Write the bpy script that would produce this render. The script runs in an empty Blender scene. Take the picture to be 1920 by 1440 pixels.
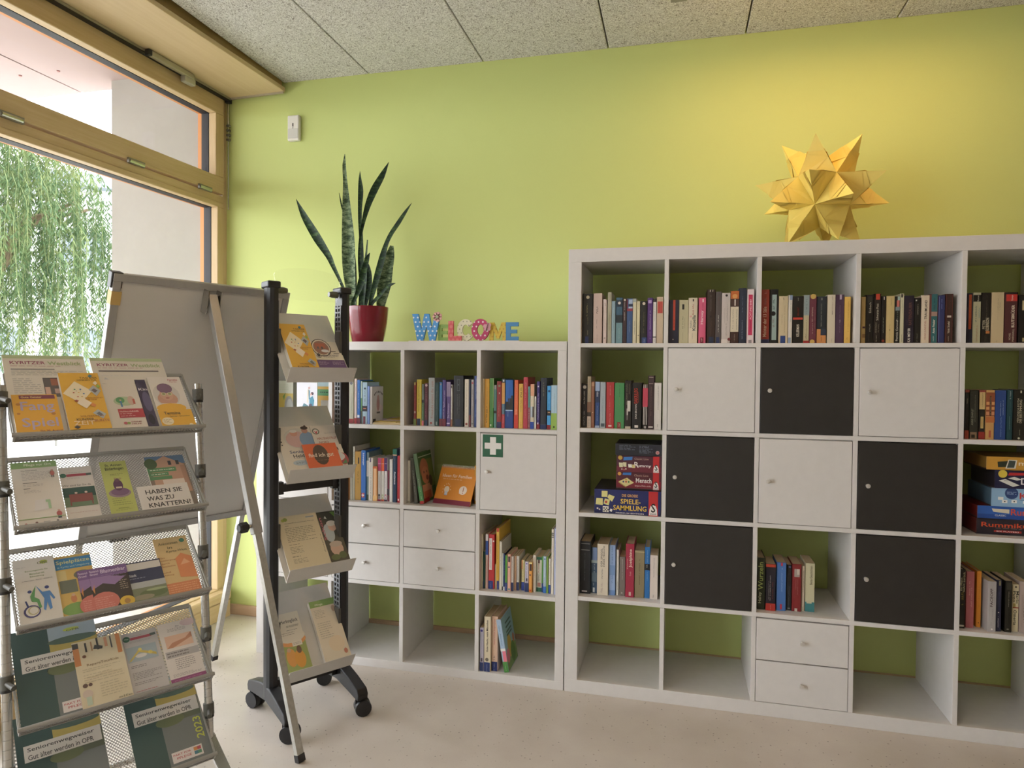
import bpy, bmesh, math, random, re
from mathutils import Matrix, Vector

SC = bpy.context.scene
COL = SC.collection
R = math.radians

# ------------------------------------------------------------------ camera
cam = bpy.data.cameras.new('camera')
cam.sensor_fit = 'HORIZONTAL'; cam.sensor_width = 36.0; cam.lens = 1251.778 / 1920 * 36
cam.clip_start = .05; cam.clip_end = 200
camo = bpy.data.objects.new('camera', cam); COL.objects.link(camo)
yaw, pitch, roll = -.242187, -.020427, .009244
f = Vector((math.sin(yaw)*math.cos(pitch), math.cos(yaw)*math.cos(pitch), math.sin(pitch)))
rt = Vector((math.cos(yaw), -math.sin(yaw), 0)); up = rt.cross(f)
r2 = math.cos(roll)*rt + math.sin(roll)*up; u2 = -math.sin(roll)*rt + math.cos(roll)*up
m = Matrix((r2, u2, -f)).transposed().to_4x4(); m.translation = Vector((.44314, -2.75672, 1.34667))
camo.matrix_world = m
SC.camera = camo

# ------------------------------------------------------------------ sky, exposure
SKY = 9.6
world = bpy.data.worlds.new('overcast_sky'); SC.world = world; world.use_nodes = True
bg = world.node_tree.nodes['Background']
bg.inputs[0].default_value = (.96, .962, 1.0, 1); bg.inputs[1].default_value = SKY
SC.view_settings.view_transform = 'Standard'; SC.view_settings.look = 'None'
SC.view_settings.gamma = 1; SC.view_settings.use_curve_mapping = False
SC.view_settings.exposure = 0.0
SC.cycles.sample_clamp_indirect = 6
SC.cycles.max_bounces = 8; SC.cycles.diffuse_bounces = 4; SC.cycles.transparent_max_bounces = 12

WALL_Y = .41                       # back wall
CEIL = 2.855
WIN = (-1.9396, .41); WROT = R(-2.5)   # the window wall leaves the back wall's corner at 87.5 degrees
# ------------------------------------------------------------------ helpers
def lin(h):
    c = [int(h[i:i+2], 16)/255 for i in (0, 2, 4)]
    return [x/12.92 if x <= .04045 else ((x+.055)/1.055)**2.4 for x in c]
MATS = {}
def mat(h, rough=.5, metal=0., spec=.5, name=None):
    k = (h, rough, metal, spec)
    if k in MATS: return MATS[k]
    M = bpy.data.materials.new(name or ('paint_' + h)); M.use_nodes = True
    b = M.node_tree.nodes['Principled BSDF']
    b.inputs['Base Color'].default_value = (*lin(h), 1); b.inputs['Roughness'].default_value = rough
    b.inputs['Metallic'].default_value = metal; b.inputs['Specular IOR Level'].default_value = spec
    MATS[k] = M
    return M
class NT:
    def __init__(s, name, rough=.5, metal=0., spec=.5):
        s.M = bpy.data.materials.new(name); s.M.use_nodes = True; s.t = s.M.node_tree
        s.b = s.t.nodes['Principled BSDF']; s.b.inputs['Roughness'].default_value = rough
        s.b.inputs['Metallic'].default_value = metal; s.b.inputs['Specular IOR Level'].default_value = spec
        s.co = None
    def n(s, typ, **kw):
        x = s.t.nodes.new(typ)
        for k, v in kw.items():
            if k in x.inputs.keys(): x.inputs[k].default_value = v
            else: setattr(x, k, v)
        return x
    def l(s, a, b): s.t.links.new(a, b)
    def coords(s, scale=(1, 1, 1), kind='Object', rot=(0, 0, 0)):
        tc = s.n('ShaderNodeTexCoord'); mp = s.n('ShaderNodeMapping')
        mp.inputs['Scale'].default_value = scale; mp.inputs['Rotation'].default_value = rot
        s.l(tc.outputs[kind], mp.inputs['Vector']); return mp.outputs['Vector']
    def noise(s, vec, scale, detail=4, rough=.5):
        x = s.n('ShaderNodeTexNoise'); x.inputs['Scale'].default_value = scale
        x.inputs['Detail'].default_value = detail; x.inputs['Roughness'].default_value = rough
        s.l(vec, x.inputs['Vector']); return x.outputs['Fac']
    def ramp(s, fac, stops):
        x = s.n('ShaderNodeValToRGB'); e = x.color_ramp.elements
        while len(e) < len(stops): e.new(.5)
        for q, (p, c) in zip(e, stops): q.position = p; q.color = (*(lin(c) if isinstance(c, str) else c), 1)
        s.l(fac, x.inputs['Fac']); return x.outputs['Color']
    def mix(s, fac, a, b, typ='MIX'):
        x = s.n('ShaderNodeMix'); x.data_type = 'RGBA'; x.blend_type = typ
        for i, v in ((0, fac), (6, a), (7, b)):
            if isinstance(v, (int, float)): x.inputs[i].default_value = v
            elif isinstance(v, str): x.inputs[i].default_value = (*lin(v), 1)
            elif isinstance(v, tuple): x.inputs[i].default_value = v
            else: s.l(v, x.inputs[i])
        return x.outputs[2]
    def math(s, op, a, b=0.):
        x = s.n('ShaderNodeMath', operation=op)
        for i, v in ((0, a), (1, b)):
            if isinstance(v, (int, float)): x.inputs[i].default_value = v
            else: s.l(v, x.inputs[i])
        return x.outputs[0]
    def bump(s, h, strength=.3, dist=.002):
        x = s.n('ShaderNodeBump'); x.inputs['Strength'].default_value = strength; x.inputs['Distance'].default_value = dist
        s.l(h, x.inputs['Height']); s.l(x.outputs['Normal'], s.b.inputs['Normal'])
    def color(s, c):
        if isinstance(c, str): s.b.inputs['Base Color'].default_value = (*lin(c), 1)
        else: s.l(c, s.b.inputs['Base Color'])
        return s

def m_speck(name, base, alt, scale, rough, bump=0., spec=.5):
    k = NT(name, rough, 0, spec); v = k.coords(); nz = k.noise(v, scale, 3)
    k.color(k.ramp(nz, [(.35, base), (.65, alt)]))
    if bump: k.bump(nz, bump, .0008)
    return k.M
WHITE = m_speck('white_melamine', 'd6d3d0', 'd3d0cd', 30, .34)
BLACKD = m_speck('black_lacquer', '2b2928', '282625', 20, .38)
STEEL = mat('b9b9b6', .25, 1., name='brushed_steel'); CHROME = mat('d2d2d0', .12, 1., name='chrome')
GREYM = mat('74736f', .42, .6, name='grey_lacquered_metal'); GREYP = mat('4e4d4a', .5, name='grey_plastic')
BLACKP = m_speck('black_plastic', '1b1c1f', '202125', 200, .45, .1)
BLACKM = m_speck('black_powder_coat', '17181c', '1b1c20', 300, .42, .15)
ALU = m_speck('anodised_aluminium', 'a6a6a4', 'abaaa8', 60, .36); ALU.node_tree.nodes['Principled BSDF'].inputs['Metallic'].default_value = .3
PAGES = m_speck('book_pages', 'c9b694', 'b8a27e', 400, .8)

def m_wall():
    k = NT('lime_green_wall_paint', .62, 0, .35); v = k.coords()
    big = k.noise(v, 1.2, 2); fine = k.noise(v, 260, 3)
    k.color(k.ramp(big, [(.3, 'c9d587'), (.7, 'cbd78a')])); k.bump(fine, .25, .0012); return k.M
WALLM = m_wall()
PLASTER = m_speck('white_wall_paint', 'dcd9d0', 'd8d5cc', 3, .7)
def m_floor():
    k = NT('speckled_linoleum', .36, 0, .45); v = k.coords()
    a = k.noise(v, 6, 3); base = k.ramp(a, [(.35, 'c5bdb4'), (.65, 'cbc4bb')])
    vo = k.n('ShaderNodeTexVoronoi'); vo.inputs['Scale'].default_value = 62; k.l(v, vo.inputs['Vector'])
    dots = k.ramp(vo.outputs['Distance'], [(.13, (1, 1, 1)), (.2, (0, 0, 0))])
    sep = k.n('ShaderNodeSeparateColor'); k.l(vo.outputs['Color'], sep.inputs[0])
    pick = k.math('GREATER_THAN', sep.outputs[0], .7); d1 = k.math('MULTIPLY', dots, pick)
    tint = k.ramp(sep.outputs[1], [(.3, '8f8175'), (.6, '6f6a66')])
    c = k.mix(k.math('MULTIPLY', d1, .75), base, tint)
    vo2 = k.n('ShaderNodeTexVoronoi'); vo2.inputs['Scale'].default_value = 240; k.l(v, vo2.inputs['Vector'])
    s2 = k.n('ShaderNodeSeparateColor'); k.l(vo2.outputs['Color'], s2.inputs[0])
    d2 = k.math('MULTIPLY', k.ramp(vo2.outputs['Distance'], [(.15, (1, 1, 1)), (.3, (0, 0, 0))]), k.math('GREATER_THAN', s2.outputs[0], .7))
    c = k.mix(k.math('MULTIPLY', d2, .3), c, 'a59a8e'); k.color(c); return k.M
FLOORM = m_floor()
def m_woodwool():
    k = NT('wood_wool_board', .9, 0, .2); v = k.coords()
    w = k.n('ShaderNodeTexNoise'); w.inputs['Scale'].default_value = 45; w.inputs['Detail'].default_value = 2; k.l(v, w.inputs['Vector'])
    wv = k.n('ShaderNodeVectorMath', operation='MULTIPLY_ADD'); k.l(w.outputs['Color'], wv.inputs[0]); wv.inputs[1].default_value = (.05, .05, .05); k.l(v, wv.inputs[2])
    n1 = k.noise(wv.outputs[0], 120, 2, .6); n2 = k.noise(wv.outputs[0], 260, 2, .6)
    r1 = k.math('ABSOLUTE', k.math('SUBTRACT', n1, .5)); r2_ = k.math('ABSOLUTE', k.math('SUBTRACT', n2, .5))
    h = k.math('MINIMUM', r1, k.math('MULTIPLY', r2_, 1.4))
    k.color(k.ramp(k.math('ADD', h, k.math('MULTIPLY', n1, .12)), [(.03, 'ffffff'), (.09, 'e3e2e1'), (.15, '7d7874')]))
    k.bump(k.math('SUBTRACT', 1., h), .5, .004); return k.M
WOODWOOL = m_woodwool()
def m_wood(name, a, b, axis, scale=14, rough=.5):
    k = NT(name, rough, 0, .4); s = [scale*6]*3; s[axis] = scale*.35
    v = k.coords(tuple(s)); nz = k.noise(v, 1, 4, .6); v2 = k.coords((1.1, 1.1, 1.1)); n2 = k.noise(v2, 2.5, 2)
    c = k.ramp(nz, [(.3, a), (.7, b)]); k.color(k.mix(k.math('MULTIPLY', n2, .25), c, b)); k.bump(nz, .08, .0006); return k.M
WOODY = m_wood('glazed_spruce_horizontal', 'c3a87c', 'cfb78f', 1)
WOODZ = m_wood('glazed_spruce_vertical', 'c3a87c', 'cfb78f', 2)
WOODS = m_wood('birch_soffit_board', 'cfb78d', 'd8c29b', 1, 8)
WOODB = m_wood('beech_skirting', 'c4a587', 'cdb093', 0)
def m_concrete():
    k = NT('fair_faced_concrete', .85, 0, .2); v = k.coords(); a = k.noise(v, 2.2, 5, .6); b = k.noise(v, 40, 3)
    k.color(k.mix(k.math('MULTIPLY', b, .25), k.ramp(a, [(.3, 'a09c95'), (.7, 'aba7a0')]), '8f8b84')); return k.M
CONCRETE = m_concrete()
def m_glass(name='window_glass', tint=(.97, .985, .98, 1)):
    M = bpy.data.materials.new(name); M.use_nodes = True; t = M.node_tree; t.nodes.clear()
    o = t.nodes.new('ShaderNodeOutputMaterial'); a = t.nodes.new('ShaderNodeBsdfTransparent'); g = t.nodes.new('ShaderNodeBsdfGlossy')
    g.inputs['Roughness'].default_value = .01; a.inputs[0].default_value = tint
    lw = t.nodes.new('ShaderNodeLayerWeight'); lw.inputs[0].default_value = .5; pw = t.nodes.new('ShaderNodeMath'); pw.operation = 'POWER'; pw.inputs[1].default_value = 5
    ma = t.nodes.new('ShaderNodeMath'); ma.operation = 'MULTIPLY_ADD'; ma.inputs[1].default_value = .8; ma.inputs[2].default_value = .03; mx = t.nodes.new('ShaderNodeMixShader')
    t.links.new(lw.outputs['Facing'], pw.inputs[0]); t.links.new(pw.outputs[0], ma.inputs[0]); t.links.new(ma.outputs[0], mx.inputs[0]); t.links.new(a.outputs[0], mx.inputs[1]); t.links.new(g.outputs[0], mx.inputs[2]); t.links.new(mx.outputs[0], o.inputs[0])
    return M
GLASS = m_glass()

class MB:
    """collects geometry, then becomes one mesh object"""
    def __init__(s): s.v = []; s.f = []; s.mi = []; s.mats = []
    def slot(s, M):
        if M not in s.mats: s.mats.append(M)
        return s.mats.index(M)
    def add(s, vs, fs, M, T=None):
        o = len(s.v); i = s.slot(M)
        s.v += [tuple(T @ Vector(p)) if T else tuple(p) for p in vs]
        for q in fs: s.f.append([o+k for k in q]); s.mi.append(i)
        return s
    def box(s, x0, x1, y0, y1, z0, z1, M, T=None):
        return s.add([(x, y, z) for x in (x0, x1) for y in (y0, y1) for z in (z0, z1)],
                     [(0, 1, 3, 2), (4, 6, 7, 5), (0, 4, 5, 1), (2, 3, 7, 6), (0, 2, 6, 4), (1, 5, 7, 3)], M, T)
    def prism(s, poly, y0, y1, M, T=None):
        """poly in (x,z), extruded along y; clockwise or not"""
        n = len(poly); a = sum(poly[i][0]*poly[(i+1) % n][1]-poly[(i+1) % n][0]*poly[i][1] for i in range(n))
        if a < 0: poly = poly[::-1]
        vs = [(x, y0, z) for x, z in poly]+[(x, y1, z) for x, z in poly]
        fs = [tuple(range(n)), tuple(range(2*n-1, n-1, -1))]+[((i+1) % n, i, n+i, n+(i+1) % n) for i in range(n)]
        return s.add(vs, fs, M, T)
    def tube(s, pts, rad, M, n=10, T=None, cap=True):
        pts = [Vector(p) for p in pts]; rr = rad if isinstance(rad, (list, tuple)) else [rad]*len(pts)
        vs = []; fs = []; t0 = (pts[1]-pts[0]).normalized()
        a = t0.orthogonal().normalized()
        for i, p in enumerate(pts):
            t = (pts[min(i+1, len(pts)-1)]-pts[max(i-1, 0)]).normalized()
            a = (a - t*a.dot(t)).normalized(); b = t.cross(a)
            for k in range(n):
                q = 2*math.pi*k/n; vs.append(p+rr[i]*(math.cos(q)*a+math.sin(q)*b))
        for i in range(len(pts)-1):
            for k in range(n): fs.append((i*n+k, i*n+(k+1) % n, (i+1)*n+(k+1) % n, (i+1)*n+k))
        if cap: fs.append(tuple(range(n))[::-1]); fs.append(tuple(range((len(pts)-1)*n, len(pts)*n)))
        return s.add(vs, fs, M, T)
    def bar(s, p0, p1, w, d, M, side=(0, 1, 0), T=None):
        """square bar from p0 to p1; w along side, d across"""
        p0 = Vector(p0); p1 = Vector(p1); t = (p1-p0).normalized(); a = Vector(side); a = (a-t*a.dot(t)).normalized(); b = t.cross(a)
        vs = [p+i*a*w/2+j*b*d/2 for p in (p0, p1) for i, j in ((-1, -1), (1, -1), (1, 1), (-1, 1))]
        return s.add(vs, [(3, 2, 1, 0), (4, 5, 6, 7), (0, 1, 5, 4), (1, 2, 6, 5), (2, 3, 7, 6), (3, 0, 4, 7)], M, T)
    def lathe(s, prof, M, n=28, T=None):
        vs = []; fs = []
        for r_, z in prof:
            for k in range(n): q = 2*math.pi*k/n; vs.append((r_*math.cos(q), r_*math.sin(q), z))
        for i in range(len(prof)-1):
            for k in range(n): fs.append((i*n+k, i*n+(k+1) % n, (i+1)*n+(k+1) % n, (i+1)*n+k))
        return s.add(vs, fs, M, T)
    def build(s, name, parent=None, smooth=False, bevel=0.):
        me = bpy.data.meshes.new(name); me.from_pydata(s.v, [], s.f)
        for M in s.mats: me.materials.append(M)
        me.polygons.foreach_set('material_index', s.mi)
        if smooth: me.shade_smooth()
        me.update()
        o = bpy.data.objects.new(name, me); COL.objects.link(o)
        if parent: o.parent = parent
        if smooth:
            e = o.modifiers.new('auto_smooth', 'EDGE_SPLIT'); e.split_angle = R(40)
        if bevel:
            b = o.modifiers.new('edge', 'BEVEL'); b.width = bevel; b.segments = 2; b.limit_method = 'ANGLE'
        return o
def tag(o, label=None, cat=None, group=None, kind=None):
    for k, v in (('label', label), ('category', cat), ('group', group), ('kind', kind)):
        if v: o[k] = v
    return o
def thing(name, label, cat, M=None, group=None, kind=None, loc=None, rotz=0.):
    o = bpy.data.objects.new(name, None); o.empty_display_size = .05; COL.objects.link(o)
    if M is not None: o.matrix_world = M
    elif loc is not None: o.matrix_world = Matrix.Translation(loc) @ Matrix.Rotation(rotz, 4, 'Z')
    return tag(o, label, cat, group, kind)
def basis(x, y, z, org):
    m = Matrix((x, y, z)).transposed().to_4x4(); m.translation = Vector(org); return m

# ------------------------------------------------------------------ flat print: colour fields and lettering
TXT = {}
def text_geo(body, bold):
    k = (body, bold)
    if k not in TXT:
        c = bpy.data.curves.new('lettering', 'FONT'); c.body = body; c.size = 1; c.resolution_u = 2; c.fill_mode = 'FRONT'
        c.offset = .014 if bold else 0.
        o = bpy.data.objects.new('lettering', c); me = bpy.data.meshes.new_from_object(o)
        vs = [(v.co.x, v.co.y) for v in me.vertices]; fs = [tuple(p.vertices) for p in me.polygons]
        if vs:
            x0 = min(v[0] for v in vs); x1 = max(v[0] for v in vs); y0 = min(v[1] for v in vs); y1 = max(v[1] for v in vs)
            vs = [((a-x0)/(x1-x0 or 1), (b-y0)/(y1-y0 or 1)) for a, b in vs]
        TXT[k] = (vs, fs); bpy.data.objects.remove(o); bpy.data.curves.remove(c); bpy.data.meshes.remove(me)
    return TXT[k]
RNG = random.Random(7)
def paint(items, w, h, parent, x0=0., z0=0., y0=0., spine=False, rough=.5, names=('printed_panel', 'lettering')):
    """items: 'b u0 u1 v0 v1 hex' field, 't'/'T' lettering, 'm' row of tiny illegible print, 'c' disc, 'g' polygon, 'l' lines of small print.
    spine: first pair runs up the spine, second across it; else first pair across, second up."""
    P = MB(); L = MB(); lay = 0
    for it in items.split(';'):
        q = it.split()
        if not q: continue
        k = q[0]; lay += 1; y = y0-.00025-.00007*lay
        if k in 'bm' or k in 'tT':
            a, b, c, d = map(float, q[1:5]); M = mat(q[5], rough)
        if k == 'b':
            if spine: X0, X1, Z0, Z1 = c*w, d*w, a*h, b*h
            else: X0, X1, Z0, Z1 = a*w, b*w, c*h, d*h
            P.add([(x0+X0, y, z0+Z0), (x0+X1, y, z0+Z0), (x0+X1, y, z0+Z1), (x0+X0, y, z0+Z1)], [(0, 1, 2, 3)], M)
        elif k == 'm':      # c centre, d size across
            n = 0; t = a*h
            dw = d*w*.62
            while t < b*h and n < 60:
                ln = min(dw*RNG.uniform(.45, .8), b*h-t); hh = dw*RNG.uniform(.75, 1.)
                if RNG.random() > .13:
                    sw = ln*RNG.uniform(.25, .4); off = RNG.choice((0, 0, 1))
                    cx = x0+c*w
                    for (p0, p1, r0, r1) in ((0, sw, -.5, .5), (0, ln, -.5+off*.75, -.25+off*.75)):
                        if spine: L.add([(cx-r0*hh, y, z0+t+p0), (cx-r0*hh, y, z0+t+p1), (cx-r1*hh, y, z0+t+p1), (cx-r1*hh, y, z0+t+p0)], [(0, 1, 2, 3)], M)
                t += ln*1.25; n += 1
        elif k in 'tT':
            vs, fs = text_geo(' '.join(q[6:]), not spine or d*w > .008)
            if not vs: continue
            if spine:
                s = d*w; ln = (b-a)*h
                if k == 't': pts = [(x0+c*w+s/2-e*s, y, z0+a*h+r_*ln) for r_, e in vs]
                else: pts = [(x0+c*w-s/2+e*s, y, z0+b*h-r_*ln) for r_, e in vs]
            else:
                s = d*h; ln = (b-a)*w
                if k == 't': pts = [(x0+a*w+r_*ln, y, z0+c*h-s/2+e*s) for r_, e in vs]
                else: pts = [(x0+c*w+(.5-e)*d*w, y, z0+a*h+r_*(b-a)*h) for r_, e in vs]
            L.add(pts, fs, M)
        elif k == 'l':      # l x0 x1 z0 z1 n hex
            a, b, c, d = map(float, q[1:5]); n = int(q[5]); M = mat(q[6], rough)
            for i in range(n):
                zz = z0+(d-(d-c)*(i+.5)/n)*h; th = (d-c)*h/n*.34; t = a
                end = b-(b-a)*RNG.choice((0, .02, .05, .3))
                while t < end:
                    e = min(end, t+RNG.uniform(.03, .11)*1.0)
                    L.add([(x0+t*w, y, zz-th/2), (x0+e*w, y, zz-th/2), (x0+e*w, y, zz+th/2), (x0+t*w, y, zz+th/2)], [(0, 1, 2, 3)], M)
                    t = e+.02
        elif k == 'c' or k == 'e':
            u, v, rr = map(float, q[1:4]); M = mat(q[-1], rough)
            rz = float(q[4])*h if k == 'e' else rr*w
            if spine: cx, cz = x0+v*w, z0+u*h
            else: cx, cz = x0+u*w, z0+v*h
            n = 16
            P.add([(cx+rr*w*math.cos(2*math.pi*i/n), y, cz+rz*math.sin(2*math.pi*i/n)) for i in range(n)], [tuple(range(n))], M)
        elif k == 'g':
            M = mat(q[1], rough); c = list(map(float, q[2:])); pts = [(x0+c[i]*w, y, z0+c[i+1]*h) for i in range(0, len(c), 2)]
            ar = sum(pts[i-1][0]*pts[i][2]-pts[i][0]*pts[i-1][2] for i in range(len(pts)))
            if ar < 0: pts = pts[::-1]
            P.add(pts, [tuple(range(len(pts)))], M)
    # many tiny printed marks that cannot be picked apart singly stay joined
    if P.f: tag(P.build(names[0], parent), kind='stuff' if len(P.f) > 1 else None)
    if L.f: tag(L.build(names[1], parent), kind='stuff')

# ================================================================== the room
MB().box(-2.6, 3.45, -4.9, .6, -.06, 0, FLOORM).build('floor').__setitem__('kind', 'structure')
tag(bpy.data.objects['floor'], 'pale speckled linoleum floor', kind='structure')
o = MB().box(-2.6, 3.6, WALL_Y, .62, 0, 2.95, WALLM).build('wall_back'); tag(o, 'lime green painted wall behind the bookcases', kind='structure')
o = MB().box(3.4, 3.6, -4.9, WALL_Y, 0, 2.95, m_speck('beige_wall_paint', 'a39481', 'a09180', 3, .7)).build('wall_right'); tag(o, 'beige side wall', kind='structure')
o = MB().box(-2.6, 3.6, -5.1, -4.9, 0, 2.95, PLASTER).build('wall_front'); tag(o, 'white wall opposite the bookcases', kind='structure')
o = MB().box(-1.93, 3.4, .395, WALL_Y, 0, .055, WOODB).build('baseboard_back', bevel=.003); tag(o, 'pale beech skirting board', kind='structure')
# ceiling: dark slab, wood wool panels hung below it
ceil = MB().box(-2.2, 3.6, -5.1, .62, 2.885, 3.0, mat('3a372f', .9)).build('ceiling'); tag(ceil, 'wood wool acoustic ceiling in square-edged panels', kind='structure')
xs = [-1.60, -1.108]+[-1.108+.609*i for i in range(1, 8)]+[3.4]
for i in range(len(xs)-1):
    for j in range(5):
        y1 = WALL_Y-j*1.2; y0 = max(y1-1.2, -4.9)
        if y1 <= -4.9: continue
        g = .0032
        p = MB().box(xs[i]+g, xs[i+1]-g, y0+g, y1-g if j else y1, CEIL, CEIL+.027, WOODWOOL).build('ceiling_panel', ceil, bevel=.003)

WM = Matrix.Translation((WIN[0], WIN[1], 0)) @ Matrix.Rotation(WROT, 4, 'Z')
def wbox(mb, s0, s1, x0, x1, z0, z1, M): return mb.box(x0, x1, -s1, -s0, z0, z1, M)
# soffit board under the ceiling along the windows
tr = thing('trim_1', 'birch soffit boxing along the top of the windows', None, WM, kind='structure')
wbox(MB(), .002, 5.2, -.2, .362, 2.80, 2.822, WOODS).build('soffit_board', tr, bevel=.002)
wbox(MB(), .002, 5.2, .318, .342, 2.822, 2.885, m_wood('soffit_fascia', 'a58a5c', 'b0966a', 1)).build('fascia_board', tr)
wbox(MB(), .002, .012, 0, .355, 2.792, 2.80, mat('b5ab93', .5)).build('edge_bead', tr)
wl = MB(); wbox(wl, 2.62, 2.84, -.2, 0, 0, 2.86, PLASTER); wbox(wl, 4.95, 5.4, -.2, 0, 0, 2.86, PLASTER); wbox(wl, -.1, 5.4, -.2, -.11, 2.80, 3.0, PLASTER)
o = wl.build('wall_left'); o.matrix_world = WM; tag(o, 'white piers of the window wall', kind='structure')
SPACER = mat('2b2b2e', .6, name='dark_glazing_gasket'); ORANGE = mat('c8874f', .6, name='orange_outer_jamb')

def ring(s0, s1, z0, z1, w, x0, x1, MH, MV, name, par, bevel=0., wt=None, wb=None):
    """four frame members around the clear opening s0..s1, z0..z1, each w wide outside it"""
    wt = wt or w; wb = wb or w
    for nm, a in (('top_rail', (s0-w, s1+w, x0, x1, z1, z1+wt)), ('bottom_rail', (s0-w, s1+w, x0, x1, z0-wb, z0))):
        wbox(MB(), *a, MH).build(name+nm, par, bevel=bevel)
    for a in ((s0-w, s0, x0, x1, z0, z1), (s1, s1+w, x0, x1, z0, z1)):
        wbox(MB(), *a, MV).build(name+'stile', par, bevel=bevel)
def ringm(s0, s1, z0, z1, w, x0, x1, M, name, par):
    b = MB(); wbox(b, s0-w, s1+w, x0, x1, z1, z1+w, M); wbox(b, s0-w, s1+w, x0, x1, z0-w, z0, M); wbox(b, s0-w, s0, x0, x1, z0, z1, M); wbox(b, s1, s1+w, x0, x1, z0, z1, M)
    return b.build(name, par)
def window(n, a, b):
    W = thing('window_%d' % n, 'tall timber window with a tilting fanlight over a fixed pane' if n == 1 else 'second timber window further along the wall', None, WM, kind='structure')
    g0, g1 = a+.094, b-.094
    # fixed frame
    wbox(MB(), a, a+.03, -.11, -.006, 0, 2.80, WOODZ).build('frame_jamb', W)
    wbox(MB(), b-.03, b, -.11, -.006, 0, 2.80, WOODZ).build('frame_jamb', W)
    wbox(MB(), a+.03, b-.03, -.11, -.006, 2.232, 2.268, WOODY).build('transom', W)
    # fanlight sash
    ring(g0, g1, 2.366, 2.696, .062, -.042, .004, WOODY, WOODZ, 'sash_', W, .004, .094, .088)
    ringm(g0+.001, g1-.001, 2.367, 2.695, .04, -.088, -.043, SPACER, 'sash_gasket', W)
    ringm(g0-.004, g1+.004, 2.362, 2.70, .04, -.115, -.088, ORANGE, 'outer_trim', W)
    wbox(MB(), g0-.01, g1+.01, -.066, -.060, 2.35, 2.71, GLASS).build('pane', W)
    # fixed lower light
    ring(a+.077, b-.077, .15, 2.204, .047, -.042, .0, WOODY, WOODZ, 'fixed_', W, .004, .027, .05)
    ringm(a+.078, b-.078, .151, 2.203, .04, -.088, -.043, SPACER, 'fixed_gasket', W)
    ringm(a+.073, b-.073, .146, 2.208, .04, -.115, -.088, ORANGE, 'outer_trim', W)
    wbox(MB(), a+.07, b-.07, -.066, -.060, .14, 2.21, GLASS).build('pane', W)
    wbox(MB(), a+.03, b-.03, -.04, .055, .095, .145, WOODY).build('sill_board', W, bevel=.012)
    wbox(MB(), a+.03, b-.03, -.1, .045, 0, .093, WOODY).build('plinth_board', W, bevel=.004)
    return W
W1 = window(1, .0, 2.62); window(2, 2.84, 4.95)
for s in (.18, .614, 1.18):          # hinges on the fanlight's lower edge
    b = MB(); wbox(b, s-.045, s+.045, .004, .016, 2.262, 2.286, mat('8d8c86', .35, .8)); b.tube([(.012, -s-.04, 2.274), (.012, -s+.04, 2.274)], .009, STEEL)
    b.build('hinge', W1)
b = MB(); wbox(b, .01, 2.6, .006, .03, 2.785, 2.797, mat('a7a594', .4, .5)); wbox(b, .01, 2.6, .005, .031, 2.780, 2.785, mat('26262a', .5)); b.build('opener_rail', W1)
b = MB(); wbox(b, .304, .565, .03, .055, 2.772, 2.797, mat('b7b39f', .4, .4)); wbox(b, .565, .585, .03, .055, 2.77, 2.797, mat('2c2c2e', .5)); wbox(b, .29, .36, .02, .05, 2.745, 2.775, mat('b4b2a2', .45)); b.build('opener_drive', W1, bevel=.003)
b = MB(); b.tube([(.016, -.014, 2.79), (.016, -.014, 2.66)], .006, STEEL); b.tube([(.016, -.014, 2.66), (.016, -.014, 2.2)], .0035, STEEL)
for z in (2.65, 2.625, 2.60, 2.575): wbox(b, .006, .022, .008, .026, z-.005, z+.005, GREYM)
wbox(b, .004, .026, .004, .03, 2.77, 2.795, mat('2c2c2e', .5)); b.build('opener_rod', W1)

# ================================================================== outside
o = MB().box(-60, -2.15, -40, 60, -.25, -.12, m_speck('pale_paving', 'b5b2ac', 'bfbcb6', 4, .9)).build('ground'); tag(o, 'pale paved ground outside', kind='structure')
o = MB().box(-2.66, -2.06, .37, .62, -.12, 2.97, CONCRETE).build('wall_outer'); tag(o, 'grey concrete fin wall outside the window', kind='structure')
cn = thing('canopy_roof', 'pale canopy soffit above the window outside', None, kind='structure', loc=(0, 0, 0))
CAN = m_speck('canopy_board', 'a4918d', 'a79490', 3, .8)
for x0, x1 in ((-2.96, -2.06), (-3.98, -2.972), (-5.0, -3.992)):
    MB().box(x0, x1, -5, .47, 2.95, 2.99, CAN).build('soffit_panel', cn)
MB().box(-5.0, -2.06, -5, .46, 2.99, 3.15, mat('8f8a84', .8)).build('roof_deck', cn)
for x, y in ((-3.1, .2), (-2.84, .2), (-3.1, -.35), (-2.84, -.35)):
    b = MB(); b.tube([(x, y, 2.945), (x, y, 2.951)], .008, mat('8c5a54', .5)); b.build('screw_cap', cn)
# white building far behind
bd = thing('apartment_building', 'white rendered building behind the willow', 'building', loc=(-19.6, 16.2, -.12), rotz=R(38))
REN = m_speck('white_render', 'b9bcc0', 'b2b5ba', 1, .9)
MB().box(-9, 9, 0, 9, 0, 7.6, REN).build('wall', bd)
MB().box(-9.4, 9.4, -.5, 9.4, 7.6, 8.05, mat('6f7880', .7)).build('roof_eaves', bd)
for i in range(-3, 4):
    for z in (1.2, 4.6):
        wdw = MB().box(i*2.4-.65, i*2.4+.65, -.05, .1, z, z+1.6, mat('8f959c', .5)).build('window', bd)
        for q in (-1, 1): MB().box(i*2.4+q*.31-.27, i*2.4+q*.31+.27, -.07, -.045, z+.08, z+1.52, mat('59626c', .15)).build('pane', wdw)
        MB().box(i*2.4-.75, i*2.4+.75, -.14, .0, z-.07, z, mat('a5a8ab', .7)).build('sill', wdw)
fe = thing('garden_fence', 'low wire fence under the willow branches', 'fence', loc=(-9.5, 7.6, -.12), rotz=R(25))
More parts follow.
